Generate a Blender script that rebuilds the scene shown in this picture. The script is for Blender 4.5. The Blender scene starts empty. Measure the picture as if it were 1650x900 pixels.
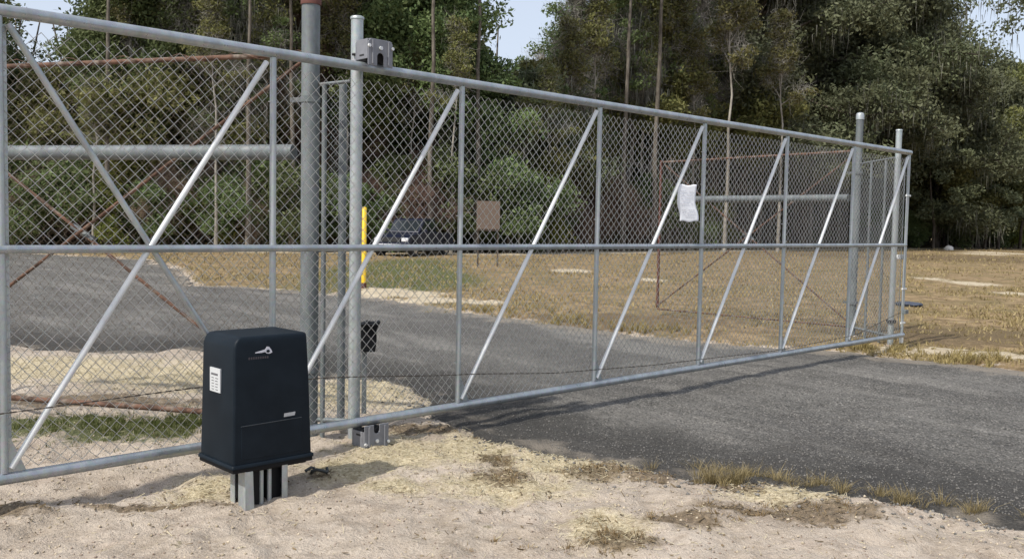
import bpy, math, random
import numpy as np
from math import sin, cos, pi, radians
from mathutils import Vector, Matrix, Quaternion

random.seed(7)
RNG = np.random.default_rng(7)
sc = bpy.context.scene
COL = sc.collection

# ------------------------------------------------------------------ camera
cam_d = bpy.data.cameras.new("camera"); cam = bpy.data.objects.new("camera", cam_d); COL.objects.link(cam)
cam_d.sensor_width = 36; cam_d.lens = 36 * 1500 / 1650; cam_d.clip_end = 3000; cam_d.clip_start = .05
PIT, ROL, CAMZ = .0590, .0185, 1.50
fw = Vector((0, cos(PIT), -sin(PIT))); up0 = Vector((0, sin(PIT), cos(PIT))); rt0 = Vector((1, 0, 0))
rt = rt0 * cos(ROL) + up0 * sin(ROL); up = -rt0 * sin(ROL) + up0 * cos(ROL)
M = Matrix((( rt.x, up.x, -fw.x), (rt.y, up.y, -fw.y), (rt.z, up.z, -fw.z))).to_4x4()
M.translation = (0, 0, CAMZ); cam.matrix_world = M
sc.camera = cam

# ------------------------------------------------------------------ gate frame of reference
TH = .7672
G0 = (-2.5102, 4.569)                       # bottom left corner of the first bay
GD = (cos(TH), sin(TH)); GN = (-sin(TH), cos(TH))
def AB(A, B, z=0.0):
    return (G0[0] + A * GD[0] + B * GN[0], G0[1] + A * GD[1] + B * GN[1], z)

# ------------------------------------------------------------------ light
SUN_EL = radians(50); SUN_AZ = TH + radians(1.8)       # direction the light travels, seen from above
w = bpy.data.worlds.new("World"); sc.world = w; w.use_nodes = True
nt = w.node_tree; nt.nodes.clear()
wo = nt.nodes.new("ShaderNodeOutputWorld"); bg = nt.nodes.new("ShaderNodeBackground"); sky = nt.nodes.new("ShaderNodeTexSky")
sky.sky_type = 'NISHITA'; sky.sun_disc = False; sky.sun_elevation = SUN_EL
sdir = (-cos(SUN_AZ), -sin(SUN_AZ))                  # towards the sun
sky.sun_rotation = math.atan2(sdir[0], sdir[1]); sky.air_density = 1.0; sky.dust_density = 2.2; sky.ozone_density = 1.0
bg.inputs[1].default_value = .16
mixw = nt.nodes.new("ShaderNodeMix"); mixw.data_type = 'RGBA'; mixw.inputs[0].default_value = .6     # thin pale cloud veil all over
mixw.inputs[7].default_value = (5.4, 5.75, 6.5, 1); nt.links.new(sky.outputs[0], mixw.inputs[6]); nt.links.new(mixw.outputs[2], bg.inputs[0]); nt.links.new(bg.outputs[0], wo.inputs[0])
sl = bpy.data.lights.new("sun", 'SUN'); sl.energy = 4.2; sl.angle = radians(1.2); sl.color = (1, .955, .88)
so = bpy.data.objects.new("sun", sl); COL.objects.link(so)
dv = Vector((cos(SUN_AZ) * cos(SUN_EL), sin(SUN_AZ) * cos(SUN_EL), -sin(SUN_EL)))
so.rotation_euler = dv.to_track_quat('-Z', 'Y').to_euler(); so.location = (-20, -20, 30)
sc.view_settings.view_transform = 'Standard'; sc.view_settings.look = 'None'; sc.view_settings.exposure = 0; sc.view_settings.gamma = 1
sc.cycles.max_bounces = 6; sc.cycles.transparent_max_bounces = 6

# ------------------------------------------------------------------ materials
class N:
    def __init__(s, name, rough=.8, metal=0.0, spec=.5):
        s.m = bpy.data.materials.new(name); s.m.use_nodes = True; s.t = s.m.node_tree
        s.b = s.t.nodes["Principled BSDF"]; s.b.inputs["Roughness"].default_value = rough
        s.b.inputs["Metallic"].default_value = metal; s.b.inputs["Specular IOR Level"].default_value = spec
        s.co = s.t.nodes.new("ShaderNodeTexCoord").outputs["Object"]
    def nd(s, t, **k):
        n = s.t.nodes.new(t)
        for a, v in k.items(): setattr(n, a, v)
        return n
    def ln(s, a, b): s.t.links.new(a, b)
    def put(s, sock, v):
        if isinstance(v, bpy.types.NodeSocket): s.ln(v, sock)
        elif isinstance(v, tuple) and len(v) == 3: sock.default_value = (*v, 1)
        else: sock.default_value = v
    def noise(s, scale, detail=4, rough=.6, vec=None, stretch=None, dist=0):
        n = s.nd("ShaderNodeTexNoise"); n.inputs["Scale"].default_value = scale; n.inputs["Detail"].default_value = detail
        n.inputs["Roughness"].default_value = rough; n.inputs["Distortion"].default_value = dist
        v = vec or s.co
        if stretch:
            mp = s.nd("ShaderNodeMapping"); mp.inputs["Scale"].default_value = stretch; s.ln(v, mp.inputs[0]); v = mp.outputs[0]
        s.ln(v, n.inputs["Vector"]); return n.outputs["Fac"]
    def voro(s, scale, out="Distance", vec=None):
        n = s.nd("ShaderNodeTexVoronoi"); n.inputs["Scale"].default_value = scale; s.ln(vec or s.co, n.inputs["Vector"]); return n.outputs[out]
    def ramp(s, f, a, b, lo=0.0, hi=1.0):
        n = s.nd("ShaderNodeMapRange"); n.interpolation_type = 'SMOOTHSTEP'
        s.ln(f, n.inputs[0]); n.inputs[1].default_value = a; n.inputs[2].default_value = b
        n.inputs[3].default_value = lo; n.inputs[4].default_value = hi; return n.outputs[0]
    def mix(s, f, a, b, mode='MIX'):
        n = s.nd("ShaderNodeMix", data_type='RGBA', blend_type=mode)
        s.put(n.inputs[0], f); s.put(n.inputs[6], a); s.put(n.inputs[7], b); return n.outputs[2]
    def math(s, op, a, b=0.0):
        n = s.nd("ShaderNodeMath", operation=op); s.put(n.inputs[0], a); s.put(n.inputs[1], b); return n.outputs[0]
    def attr(s, name, out="Fac"):
        n = s.nd("ShaderNodeAttribute"); n.attribute_name = name; return n.outputs[out]
    def col(s, v): s.put(s.b.inputs["Base Color"], v); return s
    def bump(s, f, strength=.4, dist=.01):
        n = s.nd("ShaderNodeBump"); n.inputs["Strength"].default_value = strength; n.inputs["Distance"].default_value = dist
        s.ln(f, n.inputs["Height"]); s.ln(n.outputs[0], s.b.inputs["Normal"]); return s

MAT = {}
def simple(name, c, rough=.7, metal=0.0, var=.25, scale=12, bump=0.0, spec=.5):
    n = N(name, rough, metal, spec)
    f = n.noise(scale, 5)
    n.col(n.mix(f, tuple(x * (1 - var) for x in c), tuple(min(1, x * (1 + var)) for x in c)))
    if bump: n.bump(n.noise(scale * 3, 3), bump, .004)
    MAT[name] = n.m; return n.m

def galv(name, c1, c2, rough, metal, stain=0.0):
    n = N(name, rough, metal)
    f = n.noise(9, 5, .65, stretch=(1, 1, .35)); v = n.voro(55, "Color")
    c = n.mix(n.ramp(f, .3, .7), c1, c2)
    c = n.mix(.05, c, v, 'OVERLAY')
    if stain: c = n.mix(n.ramp(n.noise(3.5, 6, .7), .56, .72, 0, stain), c, (.16, .12, .08))
    n.col(c); n.ln(n.ramp(n.noise(20, 3), .3, .7, rough - .08, rough + .12), n.b.inputs["Roughness"])
    MAT[name] = n.m; return n.m
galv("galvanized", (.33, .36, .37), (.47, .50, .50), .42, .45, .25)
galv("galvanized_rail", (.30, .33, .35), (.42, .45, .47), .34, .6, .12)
galv("galvanized_brace", (.60, .62, .62), (.78, .78, .76), .40, .15)  # new bright steel, whitened further to carry the sunlight on the braces
galv("galvanized_old", (.11, .125, .13), (.20, .22, .225), .62, .2, .6)
galv("mesh_wire", (.46, .46, .43), (.62, .61, .57), .5, .15, .15)
simple("old_wire", (.20, .16, .12), .8, .1, .4)
simple("chain_steel", (.085, .072, .06), .5, .5, .4, 40)
simple("roller_paint", (.20, .205, .225), .55, .1, .25, 20)
simple("dark_rubber", (.018, .018, .02), .7)
simple("black_steel", (.006, .0065, .008), .6, 0, .3, 20, 0, .2)
simple("label_grey", (.55, .57, .58), .5, 0, .08)
simple("glint_grey", (.035, .042, .05), .6)  # paler navy for the painted highlight along the panel edge
simple("label_ink", (.12, .12, .13), .6, 0, .2)
simple("logo_grey", (.60, .60, .66), .4, .2, .08)
simple("logo_dim", (.050, .042, .048), .5, 0, .25, 60)
simple("badge_silver", (.45, .47, .50), .35, .4, .2, 60)
simple("paper", (.86, .87, .90), .9, 0, .05, 30)
simple("paper_print", (.66, .66, .72), .9, 0, .2, 60)
simple("yellow_plastic", (.80, .52, .02), .5, 0, .15, 6)
simple("weathered_board", (.15, .11, .085), .9, 0, .25, 9, .3)
simple("grey_post_wood", (.20, .18, .15), .9, 0, .3, 20, .3)
simple("tarp_blue", (.05, .06, .085), .8, 0, .4, 12)
simple("white_lump", (.72, .70, .66), .9, 0, .1, 12, .4)
simple("hose_dark", (.03, .035, .035), .5, 0, .3)
simple("car_paint", (.010, .013, .030), .35, .2, .1, 4)
simple("car_glass", (.02, .025, .03), .08, 0, .1, 4, 0, .8)
simple("chrome", (.6, .6, .62), .2, .9, .1)
simple("headlight_glass", (.75, .76, .78), .12, .2, .05, 4)
simple("tail_red", (.25, .01, .01), .3, 0, .1)

n = N("navy_plastic", .5, 0, .16); f = n.noise(5, 4)                               # operator cover: faintly textured plastic with dust
c = n.mix(n.ramp(f, .35, .7), (.0050, .0095, .0150), (.0085, .0145, .0215))
c = n.mix(n.ramp(n.noise(14, 6, .7), .62, .8, 0, .05), c, (.22, .19, .15))
n.col(c); n.bump(n.noise(260, 2), .12, .001); MAT["navy_plastic"] = n.m

n = N("rust", .9); f = n.noise(11, 6, .7)
c = n.mix(n.ramp(f, .35, .62), (.045, .026, .018), (.16, .085, .055))
c = n.mix(n.ramp(n.noise(6, 4, .6), .52, .68), c, (.22, .18, .145)); n.col(c); n.bump(n.noise(60, 3), .4, .003); MAT["rust"] = n.m
n = N("rust_red", .85); n.col(n.mix(n.noise(14, 5), (.07, .025, .018), (.15, .055, .04))); MAT["rust_red"] = n.m

# ground: zones come from point attributes, one per ground colour
n = N("ground_soil", .95, 0, .2)
big = n.noise(1.3, 5, .6); mid = n.noise(7, 6, .68); fine = n.noise(48, 4, .7); spk = n.noise(120, 3, .6)
sand = n.mix(n.ramp(mid, .32, .68), (.335, .275, .212), (.49, .415, .335))
sand = n.mix(n.ramp(big, .40, .64), sand, (.52, .445, .365))
sand = n.mix(n.ramp(n.noise(2.6, 6, .72, dist=.6), .50, .66, 0, .6), sand, (.26, .205, .155))
sand = n.mix(n.ramp(n.noise(3.4, 6, .7), .54, .68, 0, .5), sand, (.47, .385, .315))
sand = n.mix(n.ramp(fine, .52, .70, 0, .7), sand, (.63, .55, .455))
sand = n.mix(n.ramp(spk, .59, .68, 0, .45), sand, (.13, .095, .06))
sand = n.mix(n.ramp(n.noise(17, 6, .7), .58, .70, 0, .5), sand, (.20, .15, .105))
straw = n.mix(n.ramp(fine, .35, .65), (.37, .30, .185), (.62, .54, .375))
straw = n.mix(n.ramp(mid, .50, .75, 0, .6), straw, (.14, .11, .05))
dark = n.mix(n.ramp(fine, .35, .65), (.07, .05, .028), (.21, .15, .085))
green = n.mix(n.ramp(fine, .35, .65), (.045, .065, .018), (.13, .14, .05))
pale = n.mix(n.ramp(mid, .35, .65), (.42, .345, .235), (.58, .50, .37))
b1 = n.noise(.55, 6, .65); b2 = n.noise(2.6, 6, .7)
field = n.mix(n.ramp(b2, .34, .66), (.15, .105, .055), (.36, .26, .145))
field = n.mix(n.ramp(b1, .44, .62, 0, .65), field, (.15, .125, .055))
field = n.mix(n.ramp(n.noise(9, 5, .7), .52, .72, 0, .6), field, (.46, .34, .20))
field = n.mix(n.ramp(n.noise(1.1, 4, .7, stretch=(.35, 1.2, 1)), .62, .72, 0, .7), field, (.42, .34, .22))
wn = n.math('MULTIPLY', n.math('SUBTRACT', mid, .5), 2.0)
def zone(a, lo=.30, hi=.62):
    return n.ramp(n.math('ADD', n.attr(a), wn), lo, hi)
c = n.mix(zone("straw", .15, .95), sand, straw)
c = n.mix(n.math('MULTIPLY', zone("dark", .25, .85), .8), c, dark)
c = n.mix(zone("field", .4, .6), c, field)
c = n.mix(n.math('MULTIPLY', zone("brown"), .75), c, dark)
c = n.mix(n.math('MULTIPLY', zone("green"), .9), c, green)
c = n.mix(zone("pale", .40, .66), c, pale)
n.col(c)
h = n.math('ADD', n.math('MULTIPLY', mid, 2.2), n.math('ADD', fine, n.math('MULTIPLY', spk, .5)))
n.bump(h, .75, .025); MAT["ground_soil"] = n.m

n = N("road_gravel", .9, 0, .3)
mid = n.noise(2.2, 6, .65); fine = n.noise(60, 4, .75); vc = n.voro(75, "Color"); vd = n.voro(75)
c = n.mix(n.ramp(mid, .35, .65), (.07, .067, .060), (.145, .138, .125))
rot = n.nd("ShaderNodeVectorRotate"); rot.rotation_type = 'Z_AXIS'; rot.inputs["Angle"].default_value = -(TH + 1.45); n.ln(n.co, rot.inputs["Vector"])
c = n.mix(n.ramp(n.noise(.9, 5, .65, vec=rot.outputs[0], stretch=(.18, 1.6, 1)), .48, .62, 0, .7), c, (.26, .245, .22))
c = n.mix(n.ramp(n.noise(.8, 4, .6, vec=rot.outputs[0], stretch=(.4, 1.1, 1), dist=.5), .47, .62, 0, .75), c, (.045, .043, .040))
c = n.mix(.42, c, n.mix(n.ramp(fine, .35, .7), (.018, .017, .015), (.33, .31, .28)), 'MIX')
sep = n.nd("ShaderNodeSeparateColor"); n.ln(vc, sep.inputs[0])
c = n.mix(n.ramp(sep.outputs[0], .82, .95, 0, .6), c, (.34, .32, .29))
c = n.mix(n.ramp(sep.outputs[1], .80, .95, 0, .7), c, (.025, .025, .025))
c = n.mix(n.math('MULTIPLY', n.ramp(n.math('ADD', n.attr("edge"), n.math('SUBTRACT', mid, .5)), .30, .95), .8), c, (.030, .028, .025))
c = n.mix(n.math('MULTIPLY', n.ramp(n.math('ADD', n.attr("dust"), n.math('MULTIPLY', n.math('SUBTRACT', mid, .5), 2.0)), .4, .8), .6), c, (.28, .24, .19))
n.col(c); n.bump(n.math('ADD', n.math('MULTIPLY', vd, -1.0), fine), .8, .012); MAT["road_gravel"] = n.m

def leafmat(name, ca, cb, cc, trans=.25, rough=.65):
    n = N(name, rough, 0, .25)
    t = n.attr("tint"); r = n.nd("ShaderNodeNewGeometry").outputs["Random Per Island"]; oi = n.nd("ShaderNodeObjectInfo").outputs["Random"]
    c = n.mix(t, ca, cb)
    c = n.mix(n.math('MULTIPLY', r, .55), c, cc)
    hs = n.nd("ShaderNodeHueSaturation"); n.ln(c, hs.inputs["Color"])
    n.ln(n.ramp(oi, 0, 1, .485, .515), hs.inputs["Hue"]); n.ln(n.ramp(oi, 0, 1, .8, 1.15), hs.inputs["Value"])
    n.col(hs.outputs[0])
    tr = n.nd("ShaderNodeBsdfTranslucent"); n.ln(hs.outputs[0], tr.inputs[0])
    mx = n.nd("ShaderNodeMixShader"); mx.inputs[0].default_value = trans
    o = n.t.nodes["Material Output"]; n.ln(n.b.outputs[0], mx.inputs[1]); n.ln(tr.outputs[0], mx.inputs[2]); n.ln(mx.outputs[0], o.inputs[0])
    MAT[name] = n.m
leafmat("leaf_green", (.050, .085, .028), (.150, .200, .070), (.20, .22, .10))
leafmat("leaf_bright", (.055, .085, .014), (.22, .25, .045), (.30, .28, .09))
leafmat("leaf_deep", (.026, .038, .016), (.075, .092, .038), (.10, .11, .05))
leafmat("leaf_olive", (.072, .088, .028), (.20, .205, .065), (.26, .23, .10))
leafmat("leaf_oak", (.070, .084, .042), (.160, .178, .090), (.20, .21, .13))
leafmat("twig_grey", (.15, .14, .12), (.32, .295, .26), (.42, .39, .35), 0)
leafmat("twig_brown", (.10, .062, .045), (.24, .155, .115), (.30, .22, .17), 0)
leafmat("moss_grey", (.10, .105, .080), (.19, .185, .15), (.22, .21, .18), .3)
leafmat("dry_blade", (.13, .095, .035), (.34, .25, .11), (.48, .38, .19), .2)
leafmat("field_blade", (.14, .10, .045), (.33, .235, .12), (.42, .32, .18), .2)
leafmat("straw_bit", (.30, .24, .14), (.52, .44, .29), (.58, .51, .38), .1)
leafmat("tuft_blade", (.11, .085, .03), (.36, .29, .13), (.50, .43, .24), .2)
leafmat("green_blade", (.045, .075, .014), (.10, .135, .03), (.18, .17, .06), .25)
leafmat("stone", (.08, .08, .075), (.20, .19, .175), (.30, .285, .26), 0, .85)
leafmat("clod", (.20, .15, .10), (.46, .37, .29), (.50, .42, .33), 0, .95)
leafmat("debris", (.05, .035, .022), (.15, .10, .06), (.22, .16, .10), 0, .9)
def bark(name, a, b):
    n = N(name, .95, 0, .2); f = n.noise(5, 5, .7, stretch=(1, 1, .25))
    n.col(n.mix(n.ramp(f, .35, .65), a, b)); n.bump(f, .5, .03); MAT[name] = n.m
bark("bark_pale", (.20, .18, .15), (.40, .37, .32)); bark("bark_mid", (.08, .068, .055), (.20, .175, .145)); bark("bark_dark", (.045, .035, .026), (.12, .10, .08)); bark("bark_grey", (.12, .10, .085), (.30, .27, .235))

# ------------------------------------------------------------------ mesh helpers
class MB:
    def __init__(s): s.v = []; s.f = []; s.sm = []
    def add(s, vs, fs, smooth=False):
        o = len(s.v); s.v += [tuple(v) for v in vs]; s.f += [tuple(i + o for i in f) for f in fs]; s.sm += [smooth] * len(fs)
    def box(s, c, d, R=None):
        x, y, z = d[0] / 2, d[1] / 2, d[2] / 2
        vs = [Vector((a * x, b * y, e * z)) for e in (-1, 1) for a, b in ((-1, -1), (1, -1), (1, 1), (-1, 1))]
        if R is not None: vs = [R @ v for v in vs]
        vs = [v + Vector(c) for v in vs]
        s.add(vs, [(3, 2, 1, 0), (4, 5, 6, 7), (0, 1, 5, 4), (1, 2, 6, 5), (2, 3, 7, 6), (3, 0, 4, 7)]); return s
    def tube(s, pts, r, n=12, caps=True):
        pts = [Vector(p) for p in pts]; rs = r if isinstance(r, (list, tuple)) else [r] * len(pts)
        d0 = (pts[1] - pts[0]).normalized(); ref = Vector((0, 0, 1)) if abs(d0.z) < .9 else Vector((0, 1, 0))
        u = d0.cross(ref).normalized(); vs = []
        for i, p in enumerate(pts):
            a = pts[max(i - 1, 0)]; b = pts[min(i + 1, len(pts) - 1)]; d = (b - a).normalized()
            u = (u - d * u.dot(d)).normalized(); w_ = d.cross(u)
            vs += [p + (u * cos(2 * pi * k / n) + w_ * sin(2 * pi * k / n)) * rs[i] for k in range(n)]
        fs = [(i * n + k, i * n + (k + 1) % n, (i + 1) * n + (k + 1) % n, (i + 1) * n + k) for i in range(len(pts) - 1) for k in range(n)]
        s.add(vs, fs, True)
        if caps: s.add(vs[:n], [tuple(reversed(range(n)))]); s.add(vs[-n:], [tuple(range(n))])
        return s
    def disc(s, c, axis, r, h, n=20):
        c = Vector(c); a = Vector(axis).normalized() * h / 2; return s.tube([c - a, c + a], r, n)
    def prism(s, poly, y0, y1):             # polygon in x,z pushed from y0 to y1
        n_ = len(poly); vs = [(x, y0, z) for x, z in poly] + [(x, y1, z) for x, z in poly]
        fs = [tuple(range(n_)), tuple(range(2 * n_ - 1, n_ - 1, -1))] + [(i, i + n_, (i + 1) % n_ + n_, (i + 1) % n_) for i in range(n_)]
        s.add(vs, fs); return s
    def mesh(s, name):
        m = bpy.data.meshes.new(name); m.from_pydata(s.v, [], s.f); m.polygons.foreach_set("use_smooth", s.sm); m.update(); return m
def link(name, mesh, mat, parent=None, loc=None, rz=0, bevel=0):
    o = bpy.data.objects.new(name, mesh); COL.objects.link(o)
    if mat and not mesh.materials: mesh.materials.append(MAT[mat])
    if parent: o.parent = parent
    if loc: o.location = loc
    if rz: o.rotation_euler = (0, 0, rz)
    if bevel:
        b = o.modifiers.new("bevel", 'BEVEL'); b.width = bevel; b.segments = 2; b.limit_method = 'ANGLE'; b.angle_limit = radians(40)
    return o
def part(name, mb, mat, parent=None, **k): return link(name, mb.mesh(name), mat, parent, **k)
def empty(name, loc, rz, label, cat, group=None):
    o = bpy.data.objects.new(name, None); COL.objects.link(o); o.location = loc; o.rotation_euler = (0, 0, rz); o.empty_display_size = .2
    return tag(o, label, cat, group)
def tag(o, label=None, cat=None, group=None, kind=None):
    for k, v in (("label", label), ("category", cat), ("group", group), ("kind", kind)):
        if v: o[k] = v
    return o
def copy_tree(root, loc, rz, label, group=None, scale=None):
    r = root.copy(); COL.objects.link(r); r.location = loc; r.rotation_euler = (0, 0, rz); r["label"] = label
    if scale: r.scale = scale
    if group: r["group"] = group
    elif "group" in r: del r["group"]
    for ch in root.children:
        c_ = ch.copy(); COL.objects.link(c_); c_.parent = r
        for g_ in ch.children:
            d_ = g_.copy(); COL.objects.link(d_); d_.parent = c_
    return r
def np_mesh(name, V, F, mat, tint=None, smooth=False):
    V = np.asarray(V, np.float32); F = np.asarray(F, np.int32); k = F.shape[1]
    m = bpy.data.meshes.new(name); m.vertices.add(len(V)); m.vertices.foreach_set("co", V.ravel())
    m.loops.add(F.size); m.loops.foreach_set("vertex_index", F.ravel())
    m.polygons.add(len(F)); m.polygons.foreach_set("loop_start", np.arange(len(F), dtype=np.int32) * k)
    if smooth: m.polygons.foreach_set("use_smooth", np.ones(len(F), bool))
    if tint is not None:
        a = m.attributes.new("tint", 'FLOAT', 'POINT'); a.data.foreach_set("value", np.asarray(tint, np.float32))
    m.update(calc_edges=True); m.materials.append(MAT[mat]); return m

# value noise on numpy arrays, for relief and ragged edges
_P = RNG.random((256, 256)).astype(np.float32)
def vnoise(x, y):
    xi = np.floor(x).astype(int); yi = np.floor(y).astype(int); fx = x - xi; fy = y - yi
    fx = fx * fx * (3 - 2 * fx); fy = fy * fy * (3 - 2 * fy)
    g = lambda a, b: _P[a & 255, b & 255]
    return (g(xi, yi) * (1 - fx) + g(xi + 1, yi) * fx) * (1 - fy) + (g(xi, yi + 1) * (1 - fx) + g(xi + 1, yi + 1) * fx) * fy
def fbm(x, y, s, o=4):
    t = 0; a = 1; n_ = 0
    for i in range(o): t = t + a * (vnoise(x * s + 17 * i, y * s + 31 * i) - .5); n_ += a; a *= .55; s *= 2.03
    return t / n_ * 2

# ------------------------------------------------------------------ ground and road
NEAR = [(30, -36), (12, -11), (5, 1.2), (2.67, 4.73), (2.27, 5.14), (1.76, 5.42), (1.17, 5.59), (.72, 5.93), (0, 6.48), (-.45, 7.2), (-.53, 7.82), (-1.19, 8.79),
        (-1.92, 9.15), (-3.0, 10.35), (-3.7, 10.7), (-4.38, 10.15), (-6.01, 10.88), (-10, 12.5), (-18, 17), (-60, 38)]
FAR = [(-80, 62), (-25, 41), (-13.05, 33.4), (-9.6, 27), (-7.15, 20.8), (-5.35, 20.3), (-2.75, 18.3), (-.89, 15.79), (1.22, 13.34), (2.49, 12.12), (4.18, 11.4), (4.89, 10.76), (5.57, 10.02),
       (8, 7.2), (16, -3), (40, -30)]
def inside(poly, x, y):
    r = np.zeros(x.shape, bool); n_ = len(poly)
    for i in range(n_):
        x0, y0 = poly[i]; x1, y1 = poly[(i + 1) % n_]
        if y0 == y1: continue
        c_ = ((y0 > y) != (y1 > y)) & (x < (x1 - x0) * (y - y0) / (y1 - y0) + x0); r ^= c_
    return r
def dist(line, x, y):
    d = np.full(x.shape, 1e9)
    for (x0, y0), (x1, y1) in zip(line[:-1], line[1:]):
        dx, dy = x1 - x0, y1 - y0; t = np.clip(((x - x0) * dx + (y - y0) * dy) / (dx * dx + dy * dy), 0, 1)
        d = np.minimum(d, np.hypot(x - x0 - t * dx, y - y0 - t * dy))
    return d
ROAD = NEAR + FAR
FIELD = FAR + [(600, -30), (600, 600), (-600, 600), (-600, 62)]
def road_d(x, y):                               # signed distance to the road edge, negative on the road
    d = np.minimum(dist(NEAR, x, y), dist(FAR, x, y)); return np.where(inside(ROAD, x, y), -d, d)
TRACK = [(-60, 38), (-25, 42), (-12, 42.5), (0, 46.5), (9, 56), (22, 70), (45, 92), (75, 112)]
BLOBS = dict(
 straw=[(-.72, 5.9, .36, .48), (-.25, 6.1, .33, .48), (.32, 5.82, .44, .47), (.76, 5.93, .24, .32), (-.97, 5.51, .26, .35), (0, 5.18, .42, .25), (-1.68, 5.07, .2, .25), (-.62, 5.14, .21, .15), (1.52, 5.47, .23, .14),
        (1.54, 5.16, .32, .18), (.49, 4.47, .21, .28), (-4.6, 8.9, 1.9, .8), (-3.0, 8.7, 1.0, .8), (-1.4, 7.9, .7, .6)],
 dark=[(-.08, 5.79, .12, .15), (-.03, 5.37, .15, .21), (.53, 5.61, .23, .2), (.83, 5.56, .15, .2), (1.37, 5.46, .26, .22), (.89, 4.63, .19, .10), (1.26, 4.86, .3, .10), (1.68, 4.83, .30, .2), (.54, 4.34, .15, .12),
       (-1.84, 4.78, .45, .05), (.53, 4.25, .17, .10), (-.62, 6.62, .30, .13), (-1.07, 5.3, .08, .1), (-2.6, 4.6, .3, .08)],
 green=[(-2.94, 6.49, .73, .36), (-2.36, 6.58, .2, .45), (-3.9, 6.2, .7, .4), (1.19, 5.88, .1, .16), (-3.67, 29, 1.9, 9), (-2.4, 24, 1.6, 4.5)],
 pale=[(-2.37, 19.21, 1.04, .9), (-1.48, 17.84, .73, .6), (-.51, 17.36, .47, .6), (-2.74, 20, .54, .8), (5.16, 11.55, .59, .3), (5.95, 11.2, .55, .3), (7.0, 10.2, .5, .3), (13.32, 29.57, .40, 1.0), (13.6, 27.4, .65, 1.2),
       (1.93, 30.49, .67, 1.25), (3.91, 26.03, .38, .92), (-.87, 7.52, .3, .26), (32.71, 65.09, 1.42, 3), (36.72, 70.27, 2.01, 4), (12.35, 22.81, .36, .9)],
 brown=[(-3.35, 7.41, .87, .22), (-4.6, 7.5, .8, .2), (24.64, 54, 9, 7), (1.7, 14.45, 1.53, 1.14), (6.12, 13.5, 1.5, 1.26)])  # the widest patch only darkens the field at the far right
def blob(k, x, y):
    r = np.zeros(x.shape)
    for a, b, rx, ry in BLOBS[k]:
        q = np.hypot((x - a) / rx, (y - b) / ry); r = np.maximum(r, np.clip(1.35 - .85 * q, 0, 1))
    return r
def relief(x, y):
    near = 1 / (1 + (np.hypot(x, y - 4) / 30) ** 2)
    return fbm(x, y, .5, 3) * .035 + (fbm(x, y, 2.6, 4) * .045 + fbm(x, y, 8, 4) * .032) * near
def ground_h(x, y):
    d = road_d(x, y) + fbm(x, y, 1.7, 4) * .22
    isf = inside(FIELD, x, y)
    s = np.clip((d + .12) / .42, 0, 1); s = s * s * (3 - 2 * s)
    hi = np.where(isf, .03, .022) + relief(x, y)
    dark = blob("dark", x, y)
    hi = hi + .02 * dark * (fbm(x, y, 14, 2) + .3)
    return -.06 + (hi + .06) * s, d, isf
def axis(c0, c1, step, growth, lo, hi):
    a = list(np.arange(c0, c1, step)); s_ = step; p = a[-1]
    while p < hi: s_ *= growth; p += s_; a.append(p)
    s_ = step; p = a[0]; b = []
    while p > lo: s_ *= growth; p -= s_; b.append(p)
    return np.array(b[::-1] + a)
gx = axis(-3.2, 3.6, .03, 1.05, -500, 500); gy = axis(3.6, 8.2, .03, 1.05, -60, 900)
X, Y = np.meshgrid(gx, gy); X = X.ravel(); Y = Y.ravel(); nx, ny = len(gx), len(gy)
Z, D, ISF = ground_h(X, Y)
ii = (np.arange(ny - 1)[:, None] * nx + np.arange(nx - 1)[None, :]).ravel()
QF = np.stack([ii, ii + 1, ii + nx + 1, ii + nx], 1)
gm = np_mesh("ground", np.stack([X, Y, Z], 1), QF, "ground_soil", smooth=True)
def setattr_(m, k, v):
    a = m.attributes.new(k, 'FLOAT', 'POINT'); a.data.foreach_set("value", np.asarray(v, np.float32))
far_edge = dist(FAR, X, Y)
setattr_(gm, "field", np.where(ISF, np.clip(far_edge * 1.2 + .35, 0, 1), 0))
for k in ("straw", "dark", "green", "brown"): setattr_(gm, k, blob(k, X, Y))
tr = np.clip(1.3 - dist(TRACK, X, Y) / (1.1 + Y * .012), 0, 1)
setattr_(gm, "pale", np.maximum(blob("pale", X, Y), tr * .85))
tag(link("ground", gm, None), kind="structure")
# the road is its own sheet; its edge dips under the soil
keep = (D < .25) & (np.abs(X) < 120) & (Y > -40) & (Y < 75)
fk = keep[QF].all(1); QR = QF[fk]; used = np.unique(QR); remap = np.zeros(len(X), int); remap[used] = np.arange(len(used))
RX, RY = X[used], Y[used]; rz = relief(RX, RY) * .45 + .004 - np.clip((D[used] - .05) * .25, 0, .08)
rm = np_mesh("road", np.stack([RX, RY, rz], 1), remap[QR], "road_gravel", smooth=True)
setattr_(rm, "edge", np.clip(1 - dist(NEAR, RX, RY) / 2.6, 0, 1))
setattr_(rm, "dust", np.clip(1 - dist(FAR, RX, RY) / .9, 0, 1) + np.clip(1 - dist(NEAR, RX, RY) / .35, 0, 1) * .6)
tag(link("road", rm, None), kind="structure")
def gh(x, y): return float(ground_h(np.array([x]), np.array([y]))[0][0])

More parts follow.
